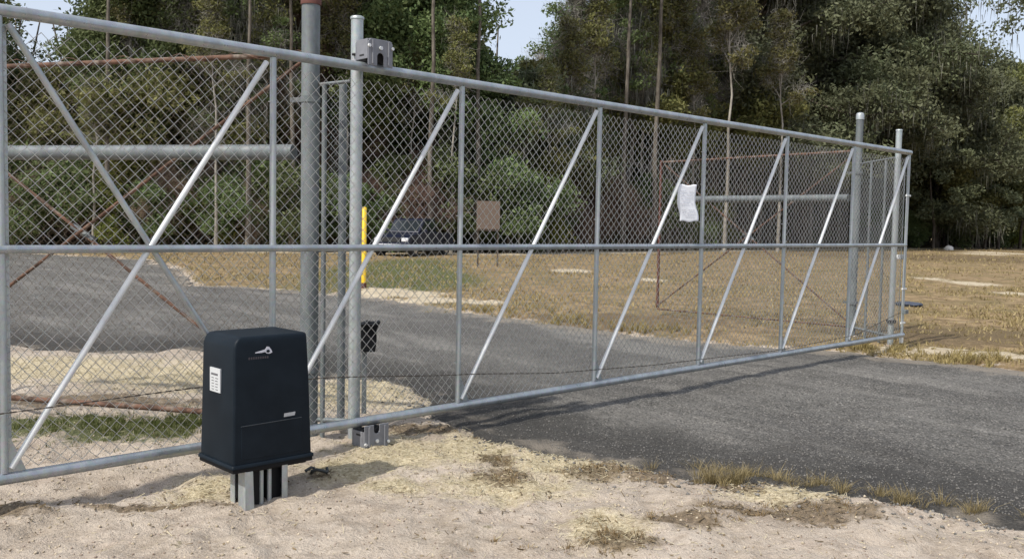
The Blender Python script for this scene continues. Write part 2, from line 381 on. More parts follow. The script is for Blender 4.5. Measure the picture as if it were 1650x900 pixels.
# ------------------------------------------------------------------ chain-link fabric
def chainlink(x0, x1, z0, z1, r=.0022, pitch=.0359, plane=0.0, slope=None):
    nk = int(round((x1 - x0) / pitch)); pitch = (x1 - x0) / nk; nj = int((z1 - z0) / .0359); dz = (z1 - z0) / nj
    j = np.arange(nj + 1); tri = [(cos(a), sin(a)) for a in (pi / 2, pi * 7 / 6, pi * 11 / 6)]
    V = []; F = []
    for k in range(nk):
        odd = (j + k) % 2; xs = x0 + (k + odd) * pitch; zs = z0 + j * dz
        ys = plane + np.where(odd == 1, .0035, -.0035) * (1 if True else 0)
        dirx = np.where(odd == 1, -1, 1)
        xs = xs + dirx * -.002
        P_ = np.stack([np.stack([xs + tx * r, ys + ty * r, zs + 0 * xs], 1) for tx, ty in tri], 1).reshape(-1, 3)
        o = k * (nj + 1) * 3; b = o + np.arange(nj)[:, None] * 3
        for q in range(3):
            q2 = (q + 1) % 3; F.append(np.concatenate([b + q, b + q2, b + q2 + 3, b + q + 3], 1))
        V.append(P_)
    return np.concatenate(V), np.concatenate(F)
def mesh_part(parent, x0, x1, z0, z1, mat="mesh_wire", plane=0.0, r=.0027, name="chain_link_mesh"):
    V, F = chainlink(x0, x1, z0, z1, r=r, plane=plane)
    return tag(link(name, np_mesh(name, V, F, mat, smooth=True), None, parent), kind="stuff")

# ------------------------------------------------------------------ cantilever gate
gate = empty("sliding_gate", (G0[0], G0[1], 0), TH, "long galvanized chain-link cantilever gate with diagonal braces spanning the grey road", "gate")
L = 1.483; ZB, ZM, ZT = .19, 1.331, 2.49; NB0, NB1 = -2, 7
XE = NB1 * L
part("top_rail", MB().tube([(NB0 * L - .03, 0, ZT), (XE + .03, 0, ZT)], .0305, 18), "galvanized_rail", gate)
part("bottom_rail", MB().tube([(NB0 * L - .03, 0, ZB), (XE + .03, 0, ZB)], .0305, 18), "galvanized_rail", gate)
part("middle_rail", MB().tube([(NB0 * L, -.012, ZM), (XE - .022, -.012, ZM)], .0215, 16), "galvanized_rail", gate)
um = None
for i in range(NB0, NB1 + 1):
    if um is None: um = MB().tube([(0, 0, ZB + .028), (0, 0, ZT - .028)], .0195, 14).mesh("upright")
    u = link("upright", um, "galvanized", gate, loc=(i * L, 0, 0))
part("end_cap", MB().tube([(XE, 0, ZB - .10), (XE, 0, ZB - .028)], .024, 12), "galvanized_brace", gate)
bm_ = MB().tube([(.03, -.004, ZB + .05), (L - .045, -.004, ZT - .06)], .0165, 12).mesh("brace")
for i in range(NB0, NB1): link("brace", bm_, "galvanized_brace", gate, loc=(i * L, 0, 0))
cb = part("brace", MB().tube([(.045, .004, ZT - .06), (L - .03, .004, ZB + .05)], .0165, 12), "galvanized", gate)  # greyer steel: its turn away from the sun is put into colour
cb["label"] = "grey counter brace crossing the bright one"
gs = MB().prism([(-.02, ZB + .03), (.10, ZB + .03), (.03, ZB + .20), (-.02, ZB + .23)], -.006, .006).mesh("gusset_plate")
for i in range(0, NB1): link("gusset_plate", gs, "galvanized_rail", gate, loc=(i * L, -.001, 0))
for i in range(NB0, NB1):
    mesh_part(gate, i * L + .022, (i + 1) * L - .022, ZB + .035, ZT - .075, plane=.026)
bar = MB().box((0, .03, (ZB + ZT) / 2), (.016, .004, ZT - ZB - .12)).mesh("tension_bar")
for i in (0, NB1): link("tension_bar", bar, "galvanized", gate, loc=(i * L - (.035 if i else -.035), 0, 0))
tie = MB().tube([(-.026, -.01, 0), (-.02, .02, .003), (0, .034, .005), (.02, .02, .003), (.026, -.01, 0)], .003, 5)
tm = MB()
for i in range(NB0, NB1 + 1):
    for z in (.5, .85, 1.15, 1.55, 1.9, 2.2):
        tm.add([(v[0] + i * L, v[1], v[2] + z) for v in tie.v], tie.f, True)
tag(part("wire_tie", tm, "mesh_wire", gate), kind="stuff")
# drive chain: separate links strung in a slack curve
CH = [(-2.9, .50), (-.03, .53), (.95, .55), (1.81, .52), (2.93, .43), (4.0, .34), (5.25, .29), (7.2, .255), (8.93, .29), (10.2, .49)]
def ch_z(x):
    for (a, za), (b, zb) in zip(CH[:-1], CH[1:]):
        if x <= b:
            t = (x - a) / (b - a); return za + (zb - za) * (t * t * (3 - 2 * t) * .25 + t * .75)
    return CH[-1][1]
cm = MB(); x = CH[0][0]; k = 0
while x < 10.18:
    x2 = x + .028; a = Vector((x, -.062, ch_z(x))); b = Vector((x2, -.062, ch_z(x2))); d = (b - a); R = d.to_track_quat('X', 'Z').to_matrix()
    if k % 2: cm.box((a + b) / 2, (.032, .007, .003), R)
    else: cm.box((a + b) / 2, (.032, .003, .007), R)
    x = x2; k += 1
tag(part("drive_chain", cm, "chain_steel", gate), kind="stuff")
part("chain_bracket", MB().box((XE - .04, -.05, .49), (.10, .05, .05)), "galvanized_old", gate, bevel=.004)
# latch hardware on the closing end
part("latch_bar", MB().tube([(XE - .09, -.03, .30), (XE - .09, -.03, 1.98)], .008, 8), "galvanized", gate)
for z in (.35, .78, 1.95): part("latch_clip", MB().box((XE - .045, -.028, z), (.12, .02, .022)), "galvanized_brace", gate, bevel=.002)

# crumpled paper held by the mesh
V = []; F = []; NXp, NZp = 12, 24
for j in range(NZp + 1):
    for i in range(NXp + 1):
        u, v = i / NXp, j / NZp
        V.append((u * .205 + .020 * sin(v * 5.0 + 1.2) + .004 * sin(v * 11), .004 * sin(u * 5 + v * 6), v * .33 + .006 * sin(u * 9)))
for j in range(NZp):
    for i in range(NXp): a = j * (NXp + 1) + i; F.append((a, a + 1, a + NXp + 2, a + NXp + 1))
pm = bpy.data.meshes.new("paper_notice"); pm.from_pydata(V, [], F); pm.polygons.foreach_set("use_smooth", [True] * len(F)); pm.materials.append(MAT["paper"])
pa = AB(5.54, -.012, 1.555); po = link("paper_notice", pm, None, None, loc=pa, rz=TH - .30)
so_ = po.modifiers.new("thick", 'SOLIDIFY'); so_.thickness = .002
tag(po, "crumpled white paper notice stuck in the gate mesh beside a bright brace", "notice")
rows = MB()
for k in range(9):
    z = .05 + k * .028
    if k in (3,): continue
    v = z / .33; sx = .020 * sin(v * 5.0 + 1.2) + .004 * sin(v * 11)
    for q in range(6):
        u0 = .14 + q * .12
        if (k * 7 + q * 3) % 5 == 0: continue
        yy = .004 * sin((u0 + .05) * 5 + v * 6)
        rows.box((u0 * .205 + sx + .01, yy - .0045, z), (.019, .001, .006))
tag(part("print", rows, "paper_print", po), kind="stuff")

# ------------------------------------------------------------------ posts
def pipe_post(A, B, top, r, mat, label, cap=None, capmat=None, world=None, name="fence_post", group=None):
    p = world or AB(A, B)[:2]
    e = empty(name, (p[0], p[1], 0), TH, label, "post", group)
    part("pipe", MB().tube([(0, 0, -.3), (0, 0, top)], r, 24), mat, e)
    if cap:
        c_ = MB(); h_ = cap
        c_.tube([(0, 0, top - h_ * .5), (0, 0, top + h_ * .25), (0, 0, top + h_ * .5), (0, 0, top + h_ * .6)], [r * 1.12, r * 1.12, r * .9, r * .35], 20)
        part("cap", c_, capmat or mat, e)
    base = MB(); k_ = 14; base.tube([(0, 0, -.05), (0, 0, .035), (0, 0, .05)], [r * 2.2, r * 2.0, r * 1.3], k_)
    part("footing", base, "ground_soil", e)
    return e
P4 = pipe_post(2.18, .15, 2.83, .040, "galvanized", "bright galvanized post carrying the gate rollers, beside the operator", .02)
P4C = pipe_post(2.5, .42, 2.45, .028, "galvanized_old", "thin grey pipe post close behind the roller post", world=(-1.20, 6.55), name="pipe_post")
PL = (-1.36, 6.24)
pipe_post(0, 0, 2.945, .060, "galvanized_old", "thick old grey gate post with a dark red cap behind the operator", .055, "rust_red", world=PL)
P4R = pipe_post(10.40, .15, 2.78, .037, "galvanized", "bright galvanized catch post at the closing end of the gate", .02)
PR = (4.75, 12.93)
pipe_post(0, 0, 3.07, .049, "galvanized_old", "thick old grey gate post with a pale collar near the far end of the gate", .09, "galvanized", world=PR)
# bolts and clamps on the roller post
cl = MB()
for z in (2.585, 2.535): cl.tube([(-.05, -.02, z), (-.03, -.05, z), (.03, -.05, z), (.05, -.02, z)], .009, 6)
part("clamp", cl, "dark_rubber", P4)
part("clamp", MB().tube([(0, 0, .33), (0, 0, .37)], .058, 16), "dark_rubber", P4R)
part("receiver", MB().box((.02, -.09, 1.18), (.16, .06, .055)), "galvanized_brace", P4R, bevel=.004)

# ------------------------------------------------------------------ roller assemblies
def arch(w_, h_, nw, nh):                      # front plate with a slot, in x,z
    r_ = nw / 2; a = [(-w_ / 2, 0), (-r_, 0), (-r_, nh - r_)] + [(-r_ * cos(t), nh - r_ + r_ * sin(t)) for t in np.linspace(.3, pi - .3, 5)] + [(r_, nh - r_), (r_, 0), (w_ / 2, 0), (w_ / 2, h_ - .02), (w_ / 2 - .02, h_), (-w_ / 2 + .02, h_), (-w_ / 2, h_ - .02)]
    return a
def flip(poly, H): return [(x, H - z) for x, z in poly][::-1]
def roller(z0, top, label):
    e = empty("roller_bracket", AB(2.205, 0), TH, label, "roller")
    Wd, Hh = .192, .17
    pl = arch(Wd, Hh, .05, .085) if top else arch(Wd, Hh, .045, .06)
    if not top: pl = flip(pl, Hh)
    pl = [(x, z + z0) for x, z in pl]
    part("front_plate", MB().prism(pl, -.078, -.070), "roller_paint", e, bevel=.003)
    part("rear_plate", MB().prism([(x, z) for x, z in pl], .058, .066), "roller_paint", e, bevel=.003)
    tp = z0 + Hh - .004 if top else z0 + .004
    part("cross_plate", MB().box((0, -.006, tp), (Wd - .03, .124, .008)), "roller_paint", e, bevel=.002)
    for s in (-1, 1):
        part("end_plate", MB().box((s * (Wd / 2 - .004), -.006, z0 + Hh / 2 + (.02 if top else -.02)), (.008, .124, Hh - .045)), "roller_paint", e, bevel=.002)
        rib = MB().box((s * .062, -.083, z0 + Hh / 2), (.012, .010, Hh - .02)); part("rib", rib, "roller_paint", e, bevel=.002)
    wz = z0 + (.045 if top else Hh - .045)
    for s in (-1, 1):
        part("wheel", MB().disc((s * .055, -.006, wz + (.022 if top else -.022)), (0, 1, 0), .042, .05, 20), "dark_rubber", e)
        part("bolt", MB().disc((s * .090, -.084, z0 + Hh * (.72 if top else .28)), (0, 1, 0), .011, .012, 6), "galvanized_brace", e)
    part("bolt", MB().disc((0, -.081, z0 + Hh * (.68 if top else .36)), (0, 1, 0), .013, .014, 6), "galvanized_brace", e)
    am = MB().box((-.02, .095, tp - (.02 if top else -.03)), (.07, .10, .045)); part("mounting_arm", am, "black_steel", e, bevel=.003)
    if not top: part("base_pad", MB().box((.0, -.006, z0 - .010), (.25, .17, .020)), "black_steel", e, bevel=.003)
roller(ZT + .004, True, "grey roller bracket riding on the top rail beside the bright post")
roller(.005, False, "grey roller bracket on the ground under the bottom rail")

# ------------------------------------------------------------------ stub fence panels between old and new posts
def stub(p0, p1, zt, fr, label, spans):
    d = Vector((p1[0] - p0[0], p1[1] - p0[1], 0)); ln = d.length; e = empty("infill_fence", (p0[0], p0[1], 0), math.atan2(d.y, d.x), label, "fence")
    part("top_rail", MB().tube([(.06, 0, zt), (ln - .05, 0, zt + .02)], .012, 10), "galvanized_old", e)
    part("bottom_rail", MB().tube([(.06, 0, .16), (ln - .05, 0, .16)], .017, 10), "galvanized_old", e)
    for s in spans: part("upright", MB().tube([(s * ln, 0, .04), (s * ln, 0, zt)], .017, 10), "galvanized_old", e)
    mesh_part(e, .07, ln - .05, .17, zt - .02, plane=.02, mat="galvanized_old", r=.0018)
stub(PR, AB(10.40, .15)[:2], 2.42, 0, "narrow chain-link infill between the two posts at the closing end", (.36, .72))
stub(PL, AB(2.185, .15)[:2], 2.40, 0, "narrow chain-link infill between thick old post and bright roller post", (.3,))

# ------------------------------------------------------------------ old swing gate leaves, opened inwards
def leaf(p0, ang, ln, label, pipe_to, rich):
    e = empty("swing_gate_leaf", (p0[0], p0[1], 0), ang, label, "swing gate", "old rusty swing gate leaves folded back inside")
    s = .02; zt = 2.60; zb = .16
    part("top_rail", MB().tube([(s, 0, zt), (ln, 0, zt - .03)], .017, 10), "rust", e)
    part("bottom_rail", MB().tube([(s, 0, zb), (ln, 0, zb - .02)], .020 if rich else .012, 10), "rust", e)
    for x in (s, ln): part("upright", MB().tube([(x, 0, zb), (x, 0, zt)], .022, 10), "rust_red" if x > 1 else "galvanized_old", e)
    part("support_pipe", MB().tube([(.12, 0, 1.955), (pipe_to, 0, 1.955)], .052, 20), "galvanized_old", e)  # darker steel colour stands in for the shade on the pipe
    part("cross_rod", MB().tube([(s, -.02, zb + .03), (ln, -.02, zt - .03)], .013, 8), "rust", e)
    part("cross_rod", MB().tube([(s, .02, zt - .03), (ln, .02, zb + .03)], .013, 8), "rust", e)
    part("turnbuckle", MB().tube([((s + ln) / 2 - .09, -.03, (zb + zt) / 2 - .05), ((s + ln) / 2 + .09, -.03, (zb + zt) / 2 + .05)], .024, 8), "galvanized_old", e)
    for z in (.5, 2.3): part("hinge", MB().tube([(0, 0, z - .02), (0, 0, z + .02)], .066, 16).box((.09, 0, z), (.10, .04, .03)), "galvanized_old", e)
    V, F = chainlink(s + .03, ln - .03, zb + .05, zt - .03, r=.0017, plane=.03)
    tag(link("chain_link_mesh", np_mesh("chain_link_mesh", V, F, "old_wire", smooth=True), None, e), kind="stuff")
    # barbed strand wound round the top rail
    b = MB(); pts = [(x, .028 * cos(x * 14), zt + .028 * sin(x * 14)) for x in np.arange(s, ln, .07)]; b.tube(pts, .003, 4)
    tag(part("wound_wire", b, "rust", e), kind="stuff")
leaf(PL, math.atan2(.254, -.967), 3.6, "rusty swing gate leaf nearest the operator, folded back behind the gate", 3.6, True)
leaf(PR, math.atan2(15.5 - 12.93, 2.42 - 4.75), 3.45, "rusty swing gate leaf at the far end, seen through the mesh past the paper notice", 2.75, False)

# ------------------------------------------------------------------ gate operator
OA, OB = 1.105, -.50
op = empty("gate_operator", AB(OA, OB), TH, "dark navy plastic gate motor housing on a steel stand in front of the gate", "gate opener")
def rrect(w_, d_, r_, cx=0, cy=0, seg=5):
    o = []
    for sx, sy, a0 in ((1, -1, -pi / 2), (1, 1, 0), (-1, 1, pi / 2), (-1, -1, pi)):
        for k in range(seg + 1):
            a = a0 + k * pi / 2 / seg; o.append((cx + sx * (w_ / 2 - r_) + r_ * cos(a), cy + sy * (d_ / 2 - r_) + r_ * sin(a)))
    return o
def loft(secs, seg=5):
    m = MB(); n_ = 4 * (seg + 1); vs = []
    for z, w_, d_, r_, cx, cy in secs: vs += [(x, y, z) for x, y in rrect(w_, d_, r_, cx, cy, seg)]
    fs = [(i * n_ + k, i * n_ + (k + 1) % n_, (i + 1) * n_ + (k + 1) % n_, (i + 1) * n_ + k) for i in range(len(secs) - 1) for k in range(n_)]
    m.add(vs, fs, True); m.add(vs[:n_], [tuple(reversed(range(n_)))]); m.add(vs[-n_:], [tuple(range(n_))], True); return m
zc = .235
SEC = [(zc, .458, .374, .012, 0, 0), (zc + .02, .458, .374, .012, 0, 0), (zc + .40, .441, .362, .014, -.001, .003), (zc + .605, .430, .352, .015, -.003, .006),
       (zc + .634, .420, .350, .015, .001, .007), (zc + .652, .406, .347, .015, .007, .008), (zc + .661, .390, .340, .016, .013, .010), (zc + .664, .365, .325, .02, .020, .012)]
def front_y(z): return float(np.interp(z, [q[0] for q in SEC], [q[5] - q[2] / 2 for q in SEC]))
cover = part("cover", loft(SEC), "navy_plastic", op)
part("flange", loft([(zc - .010, .482, .396, .014, 0, 0), (zc + .004, .482, .396, .014, 0, 0), (zc + .008, .472, .386, .014, 0, 0)]), "navy_plastic", cover)
# lower access panel standing proud of the front, its edge highlight painted as a pale strip above
ap = MB(); z0, z1 = zc + .03, zc + .205; y0, y1 = front_y(z0) - .003, front_y(z1) - .003
ap.add([(-.185, y0, z0), (.17, y0, z0), (.165, y1, z1 + .005), (-.185, y1, z1), (-.185, y0 + .02, z0), (.17, y0 + .02, z0), (.165, y1 + .02, z1 + .005), (-.185, y1 + .02, z1)],
       [(0, 1, 2, 3), (7, 6, 5, 4), (0, 4, 5, 1), (1, 5, 6, 2), (2, 6, 7, 3), (3, 7, 4, 0)])
part("panel_glint", MB().prism([(-.186, z1 - .001), (.166, z1 + .004), (.166, z1 + .007), (-.186, z1 + .002)], y1 - .003, y1 + .01), "glint_grey", cover)
part("access_panel", ap, "navy_plastic", cover, bevel=.003)
# printed emblem: a blade running into a ring-eyed head, with its dim wordmark line below
em = MB(); ez = zc + .592; yy = front_y(zc + .57) + .010
tilt = Matrix.Rotation(-.22, 3, 'X')
def plate(poly, cx, z_, dy=0.0, th=.003):
    m = MB(); m.prism([(x + cx, z + z_) for x, z in poly], -1, 0); m.v = [(v[0], front_y(v[2]) - (.0018 + dy if v[1] < -.5 else -.004), v[2]) for v in m.v]; return m
part("emblem", plate([(-.055, .000), (-.015, .008), (.002, .012), (.012, .026), (.024, .024), (.036, .008), (.042, -.006), (.028, -.012), (.010, -.010), (.0, -.001), (-.02, -.004), (-.055, -.004)], -.045, zc + .580, .001), "logo_grey", cover)
part("emblem_eye", plate([(.010 * cos(a), .008 * sin(a)) for a in np.linspace(0, 2 * pi, 11)[:-1]], -.028, zc + .582, .003), "navy_plastic", cover)
wm = MB()
for k, x in enumerate(np.linspace(-.135, -.03, 9)):
    m = plate([(-.004, -.006), (.004, -.006), (.0045, .006), (-.0035, .006)], float(x), zc + .551, 0); wm.add(m.v, m.f)
part("emblem_line", wm, "logo_dim", cover)
part("badge", plate([(-.034, -.010), (.030, -.008), (.034, .010), (-.030, .008)], .095, zc + .235, .002), "badge_silver", cover)
lb = MB(); lb.box((-.2225, .02, zc + .425), (.010, .115, .125)); 
sk = part("sticker", lb, "label_grey", cover)
ins = MB(); ins.box((-.2272, .025, zc + .455), (.002, .075, .011))
for k in range(5): ins.box((-.2272, .0 + (k % 2) * .004, zc + .435 - k * .015), (.0016, .030, .004)); ins.box((-.2272, .045, zc + .435 - k * .015), (.0016, .026, .004))
tag(part("print", ins, "label_ink", sk), kind="stuff")
part("base_plate", MB().box((.0, .0, zc - .022), (.466, .38, .022)).box((.02, -.03, zc - .036), (.36, .30, .012)), "black_steel", op, bevel=.003)
def leg(x, y, s):
    m = MB(); m.add([(x - .035, y, .20), (x + .012 * s, y, .20), (x + .022 * s, y, -.05), (x - .03, y, -.05), (x - .035, y + .008, .20), (x + .012 * s, y + .008, .20), (x + .022 * s, y + .008, -.05), (x - .03, y + .008, -.05)],
        [(3, 2, 1, 0), (4, 5, 6, 7), (0, 1, 5, 4), (1, 2, 6, 5), (2, 3, 7, 6), (3, 0, 4, 7)]); return m
l1 = leg(-.130, -.185, 1); l1.box((-.161, -.15, .08), (.007, .075, .26)); part("leg", l1, "galvanized", op, bevel=.002)
part("leg", MB().box((.064, -.185, .08), (.030, .007, .26)).box((.082, -.15, .08), (.006, .07, .26)), "galvanized", op, bevel=.002)
part("leg", MB().box((-.115, .02, .08), (.04, .007, .26)).box((-.136, .0, .08), (.006, .05, .26)), "galvanized", op, bevel=.002)
part("leg", MB().box((.08, .05, .08), (.04, .007, .26)), "galvanized", op, bevel=.002)
part("column", MB().box((.028, -.07, .08), (.07, .16, .27)).box((-.085, -.09, .08), (.05, .12, .27)), "black_steel", op, bevel=.003)
for x in (-.052, -.005): part("conduit", MB().tube([(x, -.15, -.05), (x, -.15, .20)], .012, 10), "galvanized", op)
part("conduit", MB().tube([(-.018, -.07, -.05), (-.018, -.07, .20)], .009, 8), "black_steel", op)

# ------------------------------------------------------------------ small things about the gate
e = empty("sensor_box", (-1.075, 7.0, 0), TH * .3, "black hooded sensor box on a short grey post just behind the roller post", "sensor")
part("stake", MB().box((-.03, .03, .27), (.035, .035, .62)), "galvanized_old", e, bevel=.002)
b = MB(); b.prism([(-.06, .525), (.045, .525), (.055, .60), (.055, .69), (.085, .755), (.03, .745), (-.01, .755), (-.065, .735)], -.06, .05); part("housing", b, "black_steel", e, bevel=.006)
part("hood", MB().box((0, -.075, .735), (.13, .06, .008)), "black_steel", e, bevel=.002)
e = empty("marker_post", (-3.26, 20.44, 0), 0, "tall yellow plastic marker post at the far edge of the road", "marker")
part("tube", MB().tube([(0, 0, -.1), (0, 0, 1.80), (0, 0, 1.82)], [.052, .052, .03], 14), "yellow_plastic", e)
part("base_collar", MB().tube([(0, 0, 0), (0, 0, .16)], .06, 14), "rust_red", e)
e = empty("board_sign", (-.85, 32, 0), .1, "blank brown board on wooden posts in front of the trees", "sign")
part("board", MB().box((0, 0, 1.77), (.80, .03, 1.02)), "weathered_board", e, bevel=.01)
part("batten", MB().box((0, -.03, 1.36), (.78, .03, .08)), "weathered_board", e, bevel=.005)
for x in (-.34, .34): part("post", MB().box((x, .05, .75), (.06, .05, 1.9)), "bark_dark", e, bevel=.01)
def crumple(name, loc, s, mat, label, cat, seed):      # a lumpy rounded heap
    rg = np.random.default_rng(seed); V = []; F = []; nr, nc = 7, 14
    for j in range(nr + 1):
        for i in range(nc):
            a = 2 * pi * i / nc; t = j / nr * pi * .62; k = 1 + rg.normal(0, .09); V.append((sin(t) * cos(a) * s[0] / 2 * k, sin(t) * sin(a) * s[1] / 2 * k, (cos(t) + .3) * s[2] * .77 * (1 + rg.normal(0, .07))))
    for j in range(nr):
        for i in range(nc): a = j * nc + i; b = j * nc + (i + 1) % nc; F.append((a, a + nc, b + nc, b))
    m = bpy.data.meshes.new(name); m.from_pydata(V, [], F); m.polygons.foreach_set("use_smooth", [True] * len(F)); tag(link(name, m, mat, loc=loc), label, cat)
crumple("crumpled_tarp", (8.04, 18.77, .02), (.5, .7, .07), "tarp_blue", "small crumpled dark blue tarp on dry grass past the gate end", "tarp", 3)
crumple("limestone_lump", (36.9, 78.8, 0), (.75, .7, .4), "white_lump", "white lump of limestone at the far field edge below the trees", "rock", 5)
crumple("white_sack", (37.2, 86, 1.1), (.55, .55, .55), "white_lump", "small white rounded sack low in the dark gap under the right trees", "sack", 8)
hs = MB(); pts = [(-1.16 + .012 * k + .02 * sin(k), 5.24 + .035 * sin(k * .8) + .003 * k, .075 + .015 * sin(k * 1.3)) for k in range(18)]; hs.tube(pts[:11], .009, 8)
o = part("cable_loop", hs, "hose_dark"); tag(o, "short loop of dark cable lying on the sand right of the operator stand", "cable")

# ------------------------------------------------------------------ car across the field
car = empty("parked_car", (-4.45, 42.6, 0), radians(28), "dark blue pickup parked across the field, seen through the mesh", "pickup")
bd = MB(); W_ = .93
prof = [(-2.5, .45), (-2.55, .95), (-2.45, 1.08), (-.75, 1.12), (-.7, 1.16), (.95, 1.16), (1.2, 1.12), (2.25, 1.02), (2.5, .88), (2.55, .5), (2.45, .38)]
arch_f = [(1.95 + .42 * cos(a), .38 + .42 * sin(a)) for a in np.linspace(0, pi, 8)]; arch_r = [(-1.45 + .42 * cos(a), .38 + .42 * sin(a)) for a in np.linspace(0, pi, 8)]
poly = prof + arch_f + arch_r + [(-2.4, .38)]
bd.prism(poly, -W_, W_); part("body", bd, "car_paint", car, bevel=.04)
cabp = [(-.72, 1.15), (-.55, 1.72), (-.35, 1.80), (.55, 1.80), (.75, 1.72), (1.25, 1.14)]
cab = MB().prism(cabp, -.80, .80); cab = part("cab", cab, "car_paint", car, bevel=.05)
for s in (-1, 1):
    part("side_window", MB().prism([(-.52, 1.2), (-.40, 1.64), (.08, 1.68), (.08, 1.2)], s * .803, s * .815), "car_glass", cab)
    part("side_window", MB().prism([(.14, 1.2), (.14, 1.68), (.60, 1.66), (.98, 1.2)], s * .803, s * .815), "car_glass", cab)
ws = MB(); ws.add([(1.215, -.70, 1.2), (1.215, .70, 1.2), (.80, .66, 1.70), (.80, -.66, 1.70)], [(0, 1, 2, 3)]); part("windscreen", ws, "car_glass", cab)
for x in (1.95, -1.45):
    for s in (-1, 1):
        wh = part("wheel", MB().disc((x, s * .84, .37), (0, 1, 0), .37, .24, 24), "dark_rubber", car)
        part("rim", MB().disc((x, s * .965, .37), (0, 1, 0), .21, .02, 14), "chrome", wh)
for s in (-1, 1):
    part("headlight", MB().box((2.50, s * .70, .80), (.12, .34, .17)), "headlight_glass", car, bevel=.02)
    part("mirror", MB().box((.95, s * 1.0, 1.22), (.12, .16, .14)), "car_paint", car, bevel=.02)
    part("tail_light", MB().box((-2.54, s * .82, .85), (.06, .14, .3)), "tail_red", car)
part("bumper", MB().box((2.58, 0, .50), (.14, 1.8, .20)), "chrome", car, bevel=.03)
part("grille", MB().box((2.545, 0, .80), (.05, .95, .2)), "dark_rubber", car)
car.rotation_euler = (0, 0, radians(250)); car.scale = (.94, .94, .94)

# ------------------------------------------------------------------ trees
def ribbon(p, m, tip, s, wm=.75, wt=.12):
    """bent blades of two quads each: base p, bend m, end tip, half-width vector s"""
    n_ = len(p); V = np.stack([p - s, p + s, m + s * wm, m - s * wm, tip + s * wt, tip - s * wt], 1).reshape(-1, 3)
    F = (np.arange(n_)[:, None, None] * 6 + np.array([[0, 1, 2, 3], [3, 2, 4, 5]])[None]).reshape(-1, 4); return V, F
def tubes_np():
    return dict(V=[], F=[], n=0)
def tube_np(T, pts, rs, k=5):
    pts = [np.array(p, float) for p in pts]; base = T['n']
    for i, p in enumerate(pts):
        d = pts[min(i + 1, len(pts) - 1)] - pts[max(i - 1, 0)]; d = d / (np.linalg.norm(d) + 1e-9)
        ref = np.array([0, 0, 1.]) if abs(d[2]) < .9 else np.array([1., 0, 0]); u = np.cross(d, ref); u /= np.linalg.norm(u); v = np.cross(d, u)
        for q in range(k): a = 2 * pi * q / k; T['V'].append(p + (u * cos(a) + v * sin(a)) * rs[i])
    for i in range(len(pts) - 1):
        for q in range(k): T['F'].append((base + i * k + q, base + i * k + (q + 1) % k, base + (i + 1) * k + (q + 1) % k, base + (i + 1) * k + q))
    T['n'] += len(pts) * k
def leaves_np(rg, C, R, per, size, flat=.6):
    """leaf cards scattered through clumps with centres C and radii R"""
    n_ = len(C); N_ = n_ * per
    c = np.repeat(C, per, 0); r = np.repeat(R, per)
    d = rg.normal(size=(N_, 3)); d /= np.linalg.norm(d, axis=1)[:, None]; q = rg.random(N_) ** .45
    p = c + d * (r * q)[:, None] * np.array([1, 1, flat])
    a = rg.normal(size=(N_, 3)); a /= np.linalg.norm(a, axis=1)[:, None]; b = rg.normal(size=(N_, 3)) + np.array([0, 0, .0]); b -= a * (a * b).sum(1)[:, None]; b /= np.linalg.norm(b, axis=1)[:, None]
    s = size * rg.uniform(.55, 1.35, N_)[:, None]
    V = np.stack([p - a * s, p - b * s * .42, p + a * s, p + b * s * .42], 1).reshape(-1, 3)
    F = np.arange(N_ * 4).reshape(-1, 4)
    t = np.repeat(np.clip(np.repeat(rg.random(n_), per) * .75 + rg.random(N_) * .25, 0, 1), 4)
    return V, F, t
def strands_np(rg, C, n_each, ln, wd, droop=1.0, spread=.4):
    n_ = len(C) * n_each; p = np.repeat(C, n_each, 0) + rg.normal(size=(n_, 3)) * spread
    L_ = ln * rg.uniform(.4, 1.3, n_); a = rg.uniform(0, pi, n_); w_ = wd * rg.uniform(.5, 1.4, n_)
    sx = np.stack([np.cos(a) * w_, np.sin(a) * w_, 0 * a], 1)
    tip = p + np.stack([rg.normal(0, .08, n_), rg.normal(0, .08, n_), -L_ * droop], 1)
    midp = p + (tip - p) * .45
    V, F = ribbon(p, midp, tip, sx); return V, F, np.repeat(rg.random(n_), 6)
def twigs_np(rg, C, Dr, n_each, ln, wd):
    n_ = len(C) * n_each; p = np.repeat(C, n_each, 0); d = np.repeat(Dr, n_each, 0) * .7 + rg.normal(size=(n_, 3)) * .6; p = p - np.repeat(Dr, n_each, 0) * rg.random((n_, 1)) * .9; d /= np.linalg.norm(d, axis=1)[:, None]
    L_ = (ln * rg.uniform(.4, 1.25, n_))[:, None]; s = rg.normal(size=(n_, 3)); s -= d * (s * d).sum(1)[:, None]; s /= np.linalg.norm(s, axis=1)[:, None]
    m = p + d * L_ * .5 + rg.normal(size=(n_, 3)) * .14 * L_; tip = p + d * L_ + rg.normal(size=(n_, 3)) * .25 * L_
    V, F = ribbon(p, m, tip, s * wd, .7, .3); return V, F, np.repeat(rg.random(n_), 6), m, d
